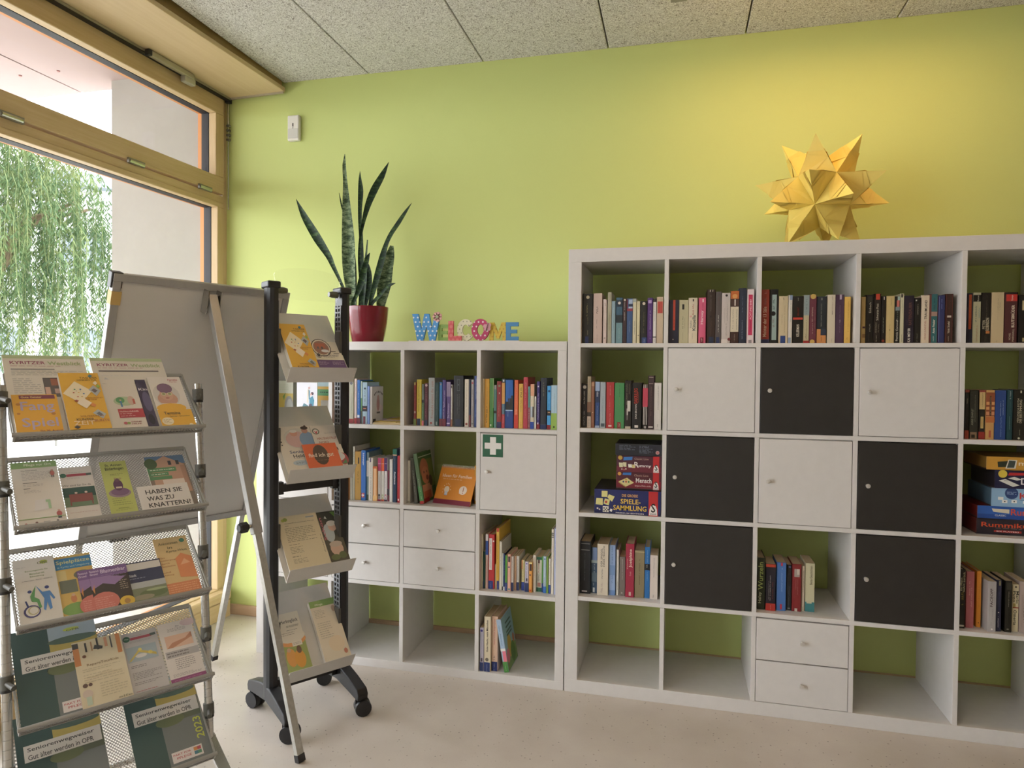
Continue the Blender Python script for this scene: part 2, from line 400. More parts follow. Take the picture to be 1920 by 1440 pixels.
for i in range(-4, 6):
    b = MB(); b.tube([(i*1.2, 0, 0), (i*1.2, 0, 1.75)], .025, GREYM, 8); b.build('post', fe)
for z in (.3, .95, 1.72):
    b = MB(); b.tube([(-5, 0, z), (6.2, 0, z)], .012, GREYM, 6); b.build('rail', fe)

# willow
wt = thing('willow_tree', 'weeping willow with long hanging branches outside the window', 'tree', loc=(-8.9, 4.3, -.12))
def m_leaf():
    k = NT('willow_leaf', .6, 0, .3); v = k.coords((1, 1, .35)); nz = k.noise(v, 1.6, 3); n2 = k.noise(k.coords(), 9, 2)
    c = k.ramp(nz, [(.32, '31462a'), (.5, '4b6038'), (.66, '858c58')]); k.color(k.mix(k.math('MULTIPLY', n2, .5), c, '465c42'))
    k.b.inputs['Transmission Weight'].default_value = 0
    tr_ = k.n('ShaderNodeBsdfTranslucent'); k.l(c, tr_.inputs[0]); mx = k.n('ShaderNodeMixShader'); mx.inputs[0].default_value = .35
    k.l(k.b.outputs[0], mx.inputs[1]); k.l(tr_.outputs[0], mx.inputs[2])
    k.l(mx.outputs[0], k.t.nodes['Material Output'].inputs[0]); return k.M
TWIG = mat('5f6a3e', .7, name='willow_twig'); LEAFM = m_leaf(); BARK = m_wood('willow_bark', '5d5040', '74664f', 2, 5, .9)
rg = random.Random(11)
b = MB(); b.tube([(0, 0, 0), (.1, .05, 1.2), (.05, 0, 2.4), (.2, .1, 3.4)], [.28, .23, .19, .12], BARK, 10); b.build('trunk', wt, True)
lv = MB(); tw = MB()
li = lv.slot(LEAFM)
for k in range(9):
    q = k*.7+.3; rr = rg.uniform(1.1, 1.7)
    tw.tube([(.1, .05, 2.3+.1*k), (rr*.5*math.cos(q), rr*.5*math.sin(q), 3.4+.12*k), (rr*math.cos(q), rr*math.sin(q), 3.7+.13*k)], [.07, .045, .02], BARK, 6)
for k in range(720):
    q = rg.uniform(0, 2*math.pi); rr = 2.0*math.sqrt(rg.uniform(.02, 1))
    top = 5.3-.47*rr*rr+rg.uniform(-.55, .3)
    if rr > 1.75: top -= rg.uniform(0, .6)
    bot = rg.uniform(1.15, 2.3) if rg.random() < .55 else rg.uniform(2.0, 3.6)
    if top-bot < .6: continue
    x, y = rr*math.cos(q), rr*math.sin(q); dx, dy = .35*math.cos(q), .35*math.sin(q)
    path = [(x-dx*1.1, y-dy*1.1, top-.12), (x-dx*.4, y-dy*.4, top), (x, y, top-.18)]
    nz = max(4, int((top-bot)/.35)); sw = rg.uniform(-.12, .12), rg.uniform(-.12, .12)
    for i in range(1, nz+1):
        t = i/nz; path.append((x+sw[0]*t*t+rg.uniform(-.02, .02), y+sw[1]*t*t+rg.uniform(-.02, .02), top-.18-(top-.18-bot)*t))
    tw.tube(path, .0028, TWIG, 3, cap=False)
    for i in range(len(path)-1):
        p0 = Vector(path[i]); p1 = Vector(path[i+1]); L_ = (p1-p0).length
        for j in range(max(2, int(L_/.030))):
            p = p0.lerp(p1, rg.random()); a = rg.uniform(0, 6.28); ln = rg.uniform(.07, .13)
            d = Vector((math.cos(a)*.55, math.sin(a)*.55, -rg.uniform(.5, 1.1))).normalized(); sd = d.orthogonal(); sd.rotate(Matrix.Rotation(rg.uniform(0, 6.28), 3, d)); sd = sd.normalized()*rg.uniform(.007, .012)
            o_ = len(lv.v); lv.v += [tuple(p), tuple(p+d*ln*.45+sd), tuple(p+d*ln), tuple(p+d*ln*.45-sd)]; lv.f.append([o_, o_+1, o_+2, o_+3]); lv.mi.append(li)
tag(lv.build('foliage', wt), kind='stuff'); tw.build('branches', wt)

# ================================================================== pendant luminaire at the ceiling, plus two added fill lights
def m_emit(name, col, st):
    M = bpy.data.materials.new(name); M.use_nodes = True; b = M.node_tree.nodes['Principled BSDF']
    b.inputs['Base Color'].default_value = (*col, 1); b.inputs['Emission Color'].default_value = (*col, 1); b.inputs['Emission Strength'].default_value = st; return M
LAMPW = m_emit('warm_diffuser', (1, .60, .26), 14.)
FILLN = m_emit('added_fill_diffuser', (1, .80, .60), 15.)  # glow of the two added fill lights only
def luminaire(x, y, ln, label, DM=None):
    L = thing('ceiling_lamp_or_fill', label, 'lamp', loc=(x, y, CEIL-.075))
    for x_ in (0, ln-.06): MB().box(x_, x_+.06, -.07, .07, -.004, .075, mat('8d8a82', .5)).build('end_cap', L, bevel=.002)
    g = MB(); g.box(.06, ln-.06, -.07, .07, .03, .075, mat('d5d2ca', .5)); g.box(.06, ln-.06, -.07, -.066, .014, .03, mat('d5d2ca', .5)); g.box(.06, ln-.06, .066, .07, .014, .03, mat('d5d2ca', .5)); g.build('housing', L)
    MB().box(.061, ln-.061, -.0655, .0655, .002, .03, DM or LAMPW).build('diffuser', L)
    return L
luminaire(.40, -.14, 1.35, 'slim ceiling lamp with a glowing warm diffuser above the bookcase')
luminaire(-.5, -2.1, 1.2, 'added fill light in ceiling-lamp form over the middle of the room', FILLN)  # added out of view to brighten the fronts facing the room
luminaire(-.8, -3.4, 1.2, 'added fill light in ceiling-lamp form at the back of the room', FILLN)  # second added fill light, also out of view, lifting those fronts

# ================================================================== bookcases
DEP = .39
def bookcase(name, label, x0, n, m_, fr, div, cell):
    W = 2*fr+n*cell+(n-1)*div; H = 2*fr+m_*cell+(m_-1)*div
    B = thing(name, label, 'bookcase', loc=(x0, 0, 0))
    MB().box(0, W, 0, DEP, H-fr, H, WHITE).build('top_panel', B, bevel=.0012)
    MB().box(0, W, 0, DEP, 0, fr, WHITE).build('bottom_panel', B, bevel=.0012)
    for x in (0, W-fr): MB().box(x, x+fr, 0, DEP, fr, H-fr, WHITE).build('side_panel', B, bevel=.0012)
    for j in range(1, m_):
        z = fr+j*(cell+div)-div; MB().box(fr, W-fr, .001, DEP-.001, z, z+div, WHITE).build('shelf', B, bevel=.0008)
    for j in range(m_):
        z = fr+j*(cell+div)
        for i in range(1, n):
            x = fr+i*(cell+div)-div; MB().box(x, x+div, .001, DEP-.001, z, z+cell, WHITE).build('divider', B, bevel=.0008)
    return B
def org(c, row, col):
    x0, m_, fr, div = (0., 5, .054, .017) if c == 'T' else (-1.474, 4, .038, .018)
    return x0+fr+(col-1)*(.335+div), fr+(m_-row)*(.335+div)
TALL = bookcase('bookcase', 'tall white cube bookcase, five by five, with black and white doors', 0, 5, 5, .054, .017, .335)
LOW = bookcase('bookcase', 'lower white cube bookcase with the potted plant on top', -1.474, 4, 4, .038, .018, .335)
KNOB = mat('d4d2ce', .3, .55)
def knob(par, x, z, y=0.):
    b = MB(); b.lathe([(0.0001, -.022), (.0075, -.021), (.0085, -.017), (.0075, -.012), (.005, -.008), (.005, 0)], KNOB, 14, Matrix.Translation((x, y, z)) @ Matrix.Rotation(R(-90), 4, 'X'))
    return b.build('knob', par, True)
def fix_lathe(v): return v
def door(B, c, row, col, M, label):
    cx, cz = org(c, row, col); bx = 0. if c == 'T' else -1.474; g = .002
    MB().box(cx-bx+g, cx-bx+.335-g, .016, .37, cz+g, cz+.335-g, M).build('insert_box', B)
    d = MB().box(cx-bx+g, cx-bx+.335-g, .0, .0155, cz+g, cz+.335-.0042, M).build('door', B, bevel=.001); tag(d, label)
    knob(d, cx-bx+.034, cz+.1675); return d
def drawers(B, c, row, col):
    cx, cz = org(c, row, col); bx = 0. if c == 'T' else -1.474; g = .002
    MB().box(cx-bx+g, cx-bx+.335-g, .016, .37, cz+g, cz+.335-g, WHITE).build('insert_box', B)
    for k in (0, 1):
        d = MB().box(cx-bx+g, cx-bx+.335-g, .0, .0155, cz+g+k*.1665, cz+.1642+k*.1655, WHITE).build('drawer', B, bevel=.001)
        knob(d, cx-bx+.1675, cz+.084+k*.1665)
for row, col, bl in ((2, 2, 0), (2, 3, 1), (2, 4, 0), (3, 2, 1), (3, 3, 0), (3, 4, 1), (4, 2, 1), (4, 4, 1)):
    door(TALL, 'T', row, col, BLACKD if bl else WHITE, 'black door' if bl else 'white door')
drawers(TALL, 'T', 5, 3)
d = door(LOW, 'S', 2, 4, WHITE, 'white door with a green first-aid sign')
cx, cz = org('S', 2, 4); cx += 1.474
b = MB(); x0, z0 = cx+.012, cz+.335-.105
b.box(x0, x0+.09, -.0012, 0, z0, z0+.096, mat('135a3c', .4)); b.box(x0+.033, x0+.059, -.0016, -.0011, z0+.01, z0+.086, mat('e4e2df', .4)); b.box(x0+.009, x0+.082, -.00165, -.0011, z0+.035, z0+.061, mat('e4e2df', .4))
tag(b.build('first_aid_sign', d), 'green sign with a white cross')
drawers(LOW, 'S', 3, 2); drawers(LOW, 'S', 3, 3)
door(LOW, 'S', 2, 1, WHITE, 'white door'); door(LOW, 'S', 3, 1, WHITE, 'white door')

# ================================================================== books
ORD = 'first second third fourth fifth sixth seventh eighth ninth tenth eleventh twelfth thirteenth fourteenth fifteenth sixteenth seventeenth eighteenth nineteenth twentieth twenty-first twenty-second twenty-third twenty-fourth twenty-fifth'.split()
CELLS = {'T11': "tall bookcase's top left cube", 'T12': "tall bookcase's second top cube", 'T13': "tall bookcase's third top cube", 'T14': "tall bookcase's fourth top cube",
 'T15': "tall bookcase's fifth top cube", 'T21': 'cube above the Spielesammlung game box', 'T25': 'cube above the stacked Rummikub games', 'T41': 'cube under the Spielesammlung game box',
 'T43': "cube above the tall bookcase's drawers", 'T45': 'cube under the stacked Rummikub games', 'S12': 'cube beneath the red plant pot', 'S13': 'cube above the orange desk calendar',
 'S14': 'cube above the first-aid door', 'S22': "cube above the low bookcase's left drawers", 'S34': 'cube under the first-aid door', 'S44': "low bookcase's bottom right cube"}
for k_ in CELLS: CELLS[k_] = CELLS[k_].replace('Spielesammlung game box', 'four stacked game boxes').replace('stacked Rummikub games', 'five stacked game boxes')
BOOKS = {
'T11': [
 (0.003, 0.042, 0.207, 0.03, '1e1f1c', 'black', 'c .93 .5 .17 cfc6a8;m .55 .8 .42 .2 a49a66;m .38 .53 .5 .12 8a845e;b 0 .14 .25 .6 2b376b;m .17 .27 .5 .1 c8c0a0'),
 (0.047, 0.037, 0.208, 0.03, 'cbb5aa', 'pale pink', 'm .6 .74 .45 .3 2b2422;m .3 .48 .4 .13 5a4844;m .05 .18 .45 .1 7a6660'),
 (0.088, 0.015, 0.183, 0.03, 'd6c4be', 'pinkish white', 'm .85 .93 .5 .4 3a302e;m .3 .6 .4 .15 857570;c .12 .5 .25 a08e88'),
 (0.106, 0.017, 0.212, 0.03, 'a8a28c', 'grey beige', 'm .25 .6 .5 .35 7f7448;m .83 .97 .7 .15 4a4438'),
 (0.123, 0.016, 0.175, 0.03, '93abb5', 'pale grey-blue', 'm .3 .55 .5 .25 5f7f8c;m .7 .85 .5 .2 c9d6da'),
 (0.141, 0.027, 0.189, 0.03, '3f6076', 'steel blue', 'b .8 .95 .1 .9 23313f;c .88 .5 .22 d8cfc4;b .45 .62 0 1 1d2830;b 0 .45 0 1 6f929a;m .1 .35 .5 .2 a8c0c4'),
 (0.168, 0.017, 0.184, 0.03, '3c2a2c', 'dark maroon', 'm .5 .7 .5 .3 e6ddd5;m .75 .93 .5 .22 e6ddd5;c .97 .5 .25 d8cbb8'),
 (0.185, 0.024, 0.184, 0.03, '3d5782', 'mid blue', 'b .72 .98 .3 1 a9b9cf;b .72 .78 0 1 8c3a4c;b .8 .98 0 .12 8c3a4c;b .82 .88 .3 1 27344d;m .25 .5 .5 .15 a8b4c8'),
 (0.209, 0.016, 0.184, 0.03, 'cfc7aa', 'cream', 'm .2 .5 .5 .3 1e1c18;b .92 1 .1 .9 9ea29a'),
 (0.226, 0.013, 0.173, 0.03, 'd8cda9', 'pale yellow-cream', 'm .8 .95 .5 .25 5a5444;c .19 .5 .16 1e1c18;m .25 .5 .5 .15 8a8268'),
 (0.24, 0.028, 0.173, 0.03, '20211e', 'black', 'c .94 .5 .22 d6c9b4;m .4 .75 .5 .2 8d8463;m .25 .36 .5 .12 9b9378;b 0 .14 .25 .95 2d4276;m .01 .12 .6 .15 c8c8cc'),
 (0.268, 0.022, 0.186, 0.03, '523070', 'purple', 'b .88 .95 .15 .75 b39ac6;m .3 .72 .55 .25 d8c9de;m .08 .26 .55 .2 c7b4d0'),
 (0.29, 0.015, 0.183, 0.03, '2a2324', 'black', 'b .15 .92 .1 .9 dcd7d2;b 0 .13 .1 .9 d8d3ce;m .5 .88 .5 .25 403a3a;m .03 .1 .5 .25 504a4a'),
 (0.305, 0.027, 0.189, 0.03, 'bfa98f', 'beige', 'b .65 .9 .15 .9 b4493f;m .68 .87 .4 .2 7c2e2a'),
],
'T12': [
 (0.001, 0.041, 0.176, 0.03, '26283f', 'navy blue', 'b .3 1 .42 .64 d0543f;c .09 .45 .05 e8e4dc;m .35 .55 .53 .1 7a2a20'),
 (0.042, 0.037, 0.175, 0.03, 'bfb998', 'pale olive', 'b .78 .9 .32 .55 262622;m .3 .62 .4 .2 6c6a5a;m .08 .25 .4 .1 8a8470;m .35 .6 .6 .12 8a8470'),
 (0.079, 0.035, 0.183, 0.03, 'd8cdb4', 'cream', 't .28 .62 .62 .36 24343f Kinsella;t .34 .5 .28 .2 3a4a55 Sophie;m .63 .86 .5 .3 b0564e;c .59 .25 .12 d9a29a;m .1 .22 .45 .1 7a7468;b .92 .97 .45 .58 2a2a2a'),
 (0.118, 0.029, 0.183, 0.03, 'd25f80', 'pink', 't .42 .72 .5 .42 f3d5dc Harvey;m .72 .88 .55 .15 702a48;b .9 .97 .5 .66 f0d8dc;b 0 .13 .25 .7 7c2438;m .02 .11 .45 .25 f0dada'),
 (0.15, 0.033, 0.214, 0.03, '382822', 'dark brown', 'm .6 .9 .45 .16 8c8478;c .5 .45 .12 17100e;m .15 .42 .5 .18 5e463c;b 0 .12 .25 .8 24324c;b .96 1 .3 .4 cfc6b4;b .96 1 .6 .7 cfc6b4'),
 (0.183, 0.023, 0.206, 0.03, '57504f', 'dark grey', 'm .22 .55 .5 .28 f0ece6;m .75 .9 .5 .25 7c4c46;b 0 .12 .15 .7 24325c'),
 (0.206, 0.034, 0.2, 0.03, 'c6bcb6', 'light grey', 'c .95 .55 .14 38302f;m .45 .78 .65 .22 8f8680;m .4 .7 .35 .15 a49a94;m .15 .4 .55 .22 9a8f88;c .08 .88 .18 6e2c30;b 0 .08 0 .7 dcd4ce'),
 (0.24, 0.032, 0.207, 0.03, '3d2620', 'brown photo', 'b .85 1 0 1 c06b35;c .9 .5 .3 d89a5c;b .7 .85 0 1 4a3530;b .72 .84 .45 .6 d9d2c8;b .22 .7 0 .97 d6ccb4;m .28 .66 .3 .18 5a5244;m .26 .66 .75 .2 4a4234;m .03 .18 .5 .15 c8bcae'),
 (0.272, 0.028, 0.218, 0.03, '2b3242', 'dark slate blue', 'm .55 .85 .45 .2 7f8ea4;m .08 .42 .45 .2 a3afc0'),
 (0.302, 0.027, 0.213, 0.03, 'd9c8c6', 'white and magenta', 'b .15 .9 .2 .78 c22f58;t .44 .82 .5 .26 f2d5dc ACHTUNG BABY;m .22 .42 .5 .2 5c1228;b 0 .06 .25 .7 8c8080'),
],
'T13': [
 (0.002, 0.032, 0.211, 0.03, '95382a', 'brick red', 't .12 .68 .45 .42 d8b8a0 Meister der 13 Säle;m .72 .85 .5 .35 7c6a62;b 0 .075 0 1 2a3158;m .92 .96 .5 .4 b87a68'),
 (0.035, 0.031, 0.211, 0.03, '181a19', 'black and teal', 'b .06 .9 .25 .8 9fb5b2;c .55 .4 .3 111312;m .62 .82 .45 .35 121514;m .3 .46 .45 .35 7c3a38;b 0 .06 0 1 161817'),
 (0.068, 0.034, 0.184, 0.03, 'cfbf9c', 'sand', 'b 0 .16 .2 .75 2c447f;m .4 .62 .35 .12 7c5a44;m .22 .8 .65 .12 a08c6c;m .92 .97 .5 .2 6c5c48'),
 (0.103, 0.015, 0.187, 0.03, 'd9d4c8', 'white and blue', 'b .9 1 .3 1 8e9db4;b 0 .12 0 .7 8e9db4;m .45 .88 .55 .22 6c6a66'),
 (0.118, 0.04, 0.183, 0.03, '17150f', 'black', 'b .5 .545 .05 .95 c24435;t .14 .4 .5 .26 e6e0d0 KELLERMAN;m .58 .76 .5 .28 8c2c24;m .9 .97 .5 .12 e0dccc'),
 (0.158, 0.021, 0.186, 0.03, 'b8ae8e', 'grey and cream', 'b .58 1 0 1 8e9c9c;b 0 .055 0 1 a03030;m .62 .92 .5 .4 5e6c6c;m .2 .5 .5 .2 4c463c;m .07 .2 .5 .35 6c6454'),
 (0.179, 0.026, 0.186, 0.03, '6a3340', 'plum', 'c .97 .5 .4 c9a95c;c .03 .45 .35 c9a95c;m .45 .75 .4 .3 d8c6b0;m .2 .42 .45 .18 d8c6b0;m .3 .88 .75 .1 a88a7c'),
 (0.206, 0.035, 0.18, 0.03, '23282f', 'navy and orange', 'b 0 .3 0 .95 c98a52;b .17 .3 .4 1 2b3446;m .36 .85 .45 .16 a8a89c;m .04 .14 .5 .16 4c2c18;b .92 .97 .4 .55 8a8a84'),
 (0.243, 0.029, 0.186, 0.03, 'd0c5ae', 'off-white', 'm .6 .86 .6 .12 7c5448;m .88 .97 .6 .12 5c544c;m .02 .1 .6 .15 8c8478;m .57 .66 .6 .16 2a2624'),
 (0.272, 0.031, 0.186, 0.03, '4b3449', 'aubergine', 'b .9 1 .45 .68 b8a8b8;m .22 .78 .5 .14 9c8a9c;m .43 .48 .5 .2 d8ccd8'),
 (0.303, 0.023, 0.177, 0.03, 'dcb35c', 'golden yellow', 'm .25 .9 .6 .22 9c7430;m .06 .13 .5 .3 b06a30'),
],
'T14': [
 (0.01, 0.016, 0.176, 0.03, 'bfa66c', 'tan', 'm .3 .95 .3 .2 8c6a3c;b .32 .36 .3 .9 4a2a34;b .12 .2 .3 .95 8c7048'),
 (0.026, 0.026, 0.183, 0.03, '16120e', 'black', 't .63 .84 .55 .3 d0cab8 Eisbach;m .24 .4 .55 .25 b8b09c;m .02 .22 .45 .15 5c5448;b .84 .97 .2 .8 33302a'),
 (0.052, 0.027, 0.187, 0.03, '1f1712', 'black-brown', 'b .88 1 .3 .8 c24a35;t .46 .8 .5 .3 d8d0bc Schwarze Post;t .2 .42 .35 .22 8c8472 ANDREAS;m .03 .17 .4 .18 d8d0bc;m .22 .38 .68 .2 8c8472'),
 (0.079, 0.017, 0.178, 0.03, '171410', 'black', 'm .22 .55 .45 .25 b0b4a0;m .7 .9 .55 .12 5c3c30;c .05 .45 .3 8c3c2c;b .92 .98 .45 .62 d8d0c0'),
 (0.096, 0.029, 0.178, 0.03, 'c9b37e', 'pale yellow', 'm .8 .95 .55 .14 6c5c3c;m .04 .4 .45 .12 8c7848;c .28 .45 .06 2a2014'),
 (0.125, 0.018, 0.175, 0.03, '15140f', 'black', 't .05 .5 .45 .4 e0dccc Patricia Cornwell;m .52 .7 .5 .35 88907c;b .78 .92 .35 .85 d0786c;b .92 1 .5 .95 a8c0b8;b .7 .78 .1 1 7c8c90'),
 (0.143, 0.014, 0.186, 0.03, 'c6c2a4', 'pale cream', 'b .92 .99 .2 .6 26241c;m .6 .88 .5 .22 7c7c68;m .03 .18 .5 .3 3c3a30'),
 (0.157, 0.034, 0.178, 0.03, '231c2a', 'dark indigo', 't .02 .32 .5 .26 e2ddd2 KAI MEYER;t .38 .86 .6 .3 6c4a42 RATTENZAUBER;m .38 .5 .28 .12 4c3a5c'),
 (0.191, 0.023, 0.169, 0.03, '1a1712', 'black', 'm .63 .86 .5 .22 d4d0be;m .03 .23 .45 .16 a8a490;b .93 .96 .15 .35 d8d8d0'),
 (0.214, 0.028, 0.178, 0.03, 'd6c7b0', 'cream', 't .5 .9 .55 .32 2c2620 TRAUMLAND;t .07 .47 .5 .2 a0423a VIDAR SUNDSTØL'),
 (0.242, 0.028, 0.182, 0.03, '6a3c36', 'teal and brown', 'b 0 1 .2 .9 2f6468;t .2 .48 .5 .3 e0dccc Anne Frasier;b .55 .64 .2 .9 a08478;m .68 .92 .55 .3 1c4044;m .04 .15 .5 .2 c8d0cc'),
 (0.27, 0.023, 0.177, 0.03, '2f3560', 'navy blue', 'm .72 .92 .5 .2 8c98c8;b .03 .97 .1 .16 7c84b0'),
 (0.293, 0.027, 0.182, 0.03, '3a241e', 'dark brown', 'b 0 1 .08 .13 6c3430;b 0 1 .85 .9 6c3430;t .2 .44 .45 .28 dcd4c0 Vicki Stiefel;b .52 .56 .25 .75 c8bcae;m .6 .9 .5 .3 4c342c;m .03 .14 .45 .14 c8c0b0'),
],
'T15': [
 (0.012, 0.02, 0.183, 0.03, '23263a', 'navy', 'b .28 .97 .3 .75 b4502c;m .5 .85 .5 .15 e0a050;m .3 .45 .5 .15 5c2014'),
 (0.032, 0.026, 0.185, 0.03, 'b9b696', 'pale grey-green', 'b .82 .95 0 1 1a1a14;t .83 .94 .6 .2 d8d4c4 Roman;m .42 .74 .35 .3 2a5664;m .5 .7 .75 .28 6a8c94;m .04 .35 .5 .3 b08068'),
 (0.058, 0.032, 0.184, 0.03, '17130f', 'black', 't .25 .5 .65 .36 cfc6ac ROBINSON;t .28 .46 .28 .24 cfc6ac PETER;m .52 .95 .55 .16 5c5044;b .19 .24 .5 .9 c07a44;m .03 .16 .45 .15 6c6458'),
 (0.091, 0.041, 0.185, 0.03, 'c2b08c', 'sand', 'm .65 .88 .5 .12 8c8470;m .65 .8 .65 .12 8c8470;m .45 .64 .5 .06 9c9078;m .02 .07 .45 .15 7c745c'),
 (0.133, 0.041, 0.184, 0.03, '4c2627', 'dark red', 'b .825 .96 .1 .95 b8332c;b .96 1 0 1 2a1616;t .31 .75 .62 .28 e8dcc4 BLUTSBRÜDER;t .03 .28 .68 .16 c8bca8 MARSHALL;t .06 .2 .42 .14 c8bca8 MICHAEL;t .84 .94 .55 .16 e8d8c8 Roman'),
 (0.177, 0.044, 0.174, 0.03, '171412', 'black', 'b .68 .88 .25 .7 c0b088;m .08 .55 .5 .2 8c8478;b .03 .11 .3 .8 a89c74'),
],
'T21': [
 (0.001, 0.025, 0.184, 0.03, '1b1718', 'black', 'c .92 .55 .3 cfc9c0;t .53 .83 .5 .22 c8c0b8 Alte Zeit schläft;m .05 .38 .5 .35 a8a09a'),
 (0.026, 0.016, 0.214, 0.03, 'b8aa90', 'cream and brown', 'b 0 .22 0 1 c9b8a8;b .22 .3 0 1 3c3028;b .3 .5 0 1 8c6850;m .35 .7 .5 .35 6c5848;m .76 .95 .5 .25 4c443c;m .02 .18 .5 .3 3c342c'),
 (0.042, 0.015, 0.193, 0.03, '8f5f45', 'brown', 'm .1 .9 .5 .2 a87c60;c .33 .5 .14 d8c0a0;b .9 .98 .1 .9 b89070'),
 (0.059, 0.019, 0.192, 0.03, '2f4a80', 'blue', 'b .8 1 0 1 9fb4d4;b .55 .8 0 1 243252;t .68 .79 .5 .35 e8e8ec PIPER;m .15 .48 .5 .25 9cb0d8;b 0 .05 0 1 a8b8d0'),
 (0.079, 0.024, 0.191, 0.03, 'a6b1b8', 'pale grey-blue', 'm .15 .96 .5 .16 5c6870;b .03 .1 .2 .85 4c5860'),
 (0.105, 0.033, 0.191, 0.03, 'b3393a', 'red', 'm .72 .93 .5 .16 e0b4ac;m .35 .62 .45 .2 c88078;m .1 .33 .5 .16 e0b4ac;b .03 .07 .3 .7 e0c4bc'),
 (0.139, 0.041, 0.189, 0.03, '4a8c58', 'green', 'm .7 .95 .5 .12 1c4a28;m .5 .68 .5 .1 7c8c4c;b 0 .14 .3 .65 8c3c34;m .02 .12 .5 .14 e0c8c0'),
 (0.181, 0.028, 0.199, 0.03, '231c18', 'black-brown', 'm .5 .94 .3 .18 a8a080;m .72 .94 .65 .15 a8a080;b .36 .58 .4 .85 d4cfc6;b .28 .42 .3 .5 c8c4bc;b .18 .3 .35 .42 b8b4ac;b 0 .05 .1 .9 c0b8a4'),
 (0.21, 0.041, 0.19, 0.03, '161513', 'black', 't .55 .88 .4 .36 c23a2c SAKRILEG;t .22 .54 .42 .18 e6e0d8 DAN BROWN;m .56 .8 .65 .12 c23a2c;b .03 .08 .3 .65 d8d0c8'),
 (0.254, 0.021, 0.184, 0.03, '1a1412', 'striped black-and-white', 'b .1 1 .12 .25 c8c0b8;b .1 1 .42 .55 c8c0b8;b .1 1 .72 .85 c8c0b8;b .5 .92 0 1 c0485a;m .58 .75 .45 .15 6c2430;b .02 .07 .3 .7 a8a09a'),
 (0.275, 0.025, 0.22, 0.03, '3d2a2c', 'dark maroon', 'm .25 .8 .5 .2 8c7068;b .96 .975 .15 .85 a09088;b .845 .855 .15 .85 a09088;b .035 .055 .1 .85 d8d0c8'),
 (0.3, 0.029, 0.191, 0.03, 'd3ccc4', 'white', 'm .42 .94 .55 .16 3c3834;m .06 .12 .5 .2 3c3834'),
],
'T25': [
 (0.013, 0.014, 0.181, 0.03, '171410', 'black and red', 'b .945 1 0 1 8c3c2c;b 0 .17 0 1 a0442f;m .72 .82 .5 .4 b0a890'),
 (0.028, 0.029, 0.18, 0.03, '2b2c24', 'dark olive', 't .28 .62 .32 .22 a8a890 ANNE CHAPLET;m .35 .92 .62 .2 7c7c68;b 0 .14 .1 .85 8c7258;b .02 .09 .25 .65 2a241c'),
 (0.058, 0.021, 0.18, 0.03, '1c1813', 'black and cream', 'b .61 .96 .05 .95 c9ac74;m .66 .94 .55 .22 2a2014;b .22 .46 .3 .75 c4ac6c;m .24 .44 .5 .25 8c3c24;b 0 .15 0 1 8c2c24;b .96 1 0 1 8c4034'),
 (0.08, 0.029, 0.181, 0.03, 'c4975c', 'orange photo', 'b .47 .95 0 1 8c4c30;b .49 .56 .05 .4 c98c64;b .49 .56 .65 .98 c98c64;b .6 .66 .05 .4 d09860;b .6 .66 .65 .98 d09860;b .7 .76 .05 .4 d09860;b .7 .76 .65 .98 d09860;b .48 .88 .45 .6 3c2a1c;m .5 .86 .53 .12 c8b890;b .34 .46 0 1 b86c3c;b .04 .18 .38 .62 a8543c'),
 (0.109, 0.037, 0.18, 0.03, '27437e', 'blue', 'm .48 .78 .5 .12 a8b8d0;m .5 .8 .72 .12 a8b8d0;m .06 .46 .55 .18 7c94c0'),
 (0.148, 0.019, 0.182, 0.03, '1f4248', 'dark teal', 'm .82 .98 .5 .3 c0d0cc;m .2 .48 .45 .2 7ca0a0;m .5 .78 .5 .16 5c8080'),
 (0.168, 0.042, 0.184, 0.03, '1a1912', 'black', 't .34 .82 .35 .13 c8c4a8 VERONICA ROTH;t .34 .8 .55 .18 d8d0b4 DIE BESTIMMUNG;m .38 .74 .72 .1 8c8c74;m .1 .22 .5 .08 c8c4a8;c .04 .45 .09 c8c8b4;b .93 .98 .5 .6 c8c4a8'),
],
'T41': [
 (0.001, 0.046, 0.221, 0.043, '1b2028', 'black', 'm .25 .78 .45 .13 5c646c;b .95 .965 .1 .9 8c8c8c;b .83 .845 .1 .9 8c8c8c;b .035 .055 .2 .7 d8d4d0'),
 (0.047, 0.027, 0.194, 0.059, '3c5570', 'blue-grey photo', 'b .72 1 .2 .9 7c92bc;b .66 .72 0 1 a0b0b4;m .35 .64 .5 .3 c0ccd0;b .02 .12 .3 .6 d0d4d4;b .25 .45 .1 .9 5f7484;m .17 .22 .4 .25 c0ccd0'),
 (0.074, 0.047, 0.215, 0.041, 'd9cfbc', 'cream', 't .56 .92 .4 .16 14120f DER SPIEGEL;t .56 .97 .6 .17 14120f IHRER TRÄUME;m .32 .52 .45 .2 8c847c;m .02 .24 .42 .28 b8a09a'),
 (0.123, 0.027, 0.211, 0.052, '97b2dc', 'light blue', 'm .24 .98 .5 .3 4868a0;b 0 .1 0 1 7090c4;b .4 .6 .1 .9 7c9ccc'),
 (0.153, 0.011, 0.192, 0.057, 'dedad2', 'white', 'm .12 .3 .5 .3 5c5854;m .9 .95 .5 .25 8c8884'),
 (0.166, 0.025, 0.164, 0.054, '7a726c', 'grey', 'm .42 .9 .5 .16 d4cec8;m .9 .95 .5 .22 d4cec8;b .06 .09 .35 .55 c8c4be'),
 (0.192, 0.036, 0.223, 0.045, 'a02a45', 'crimson', 't .56 .9 .6 .42 ead2c4 Joséphine;t .53 .72 .22 .14 d8b0a8 Kaiserin;t .4 .48 .55 .2 d8b0a8 Cronin;b .03 .1 .4 .65 d8c0b4'),
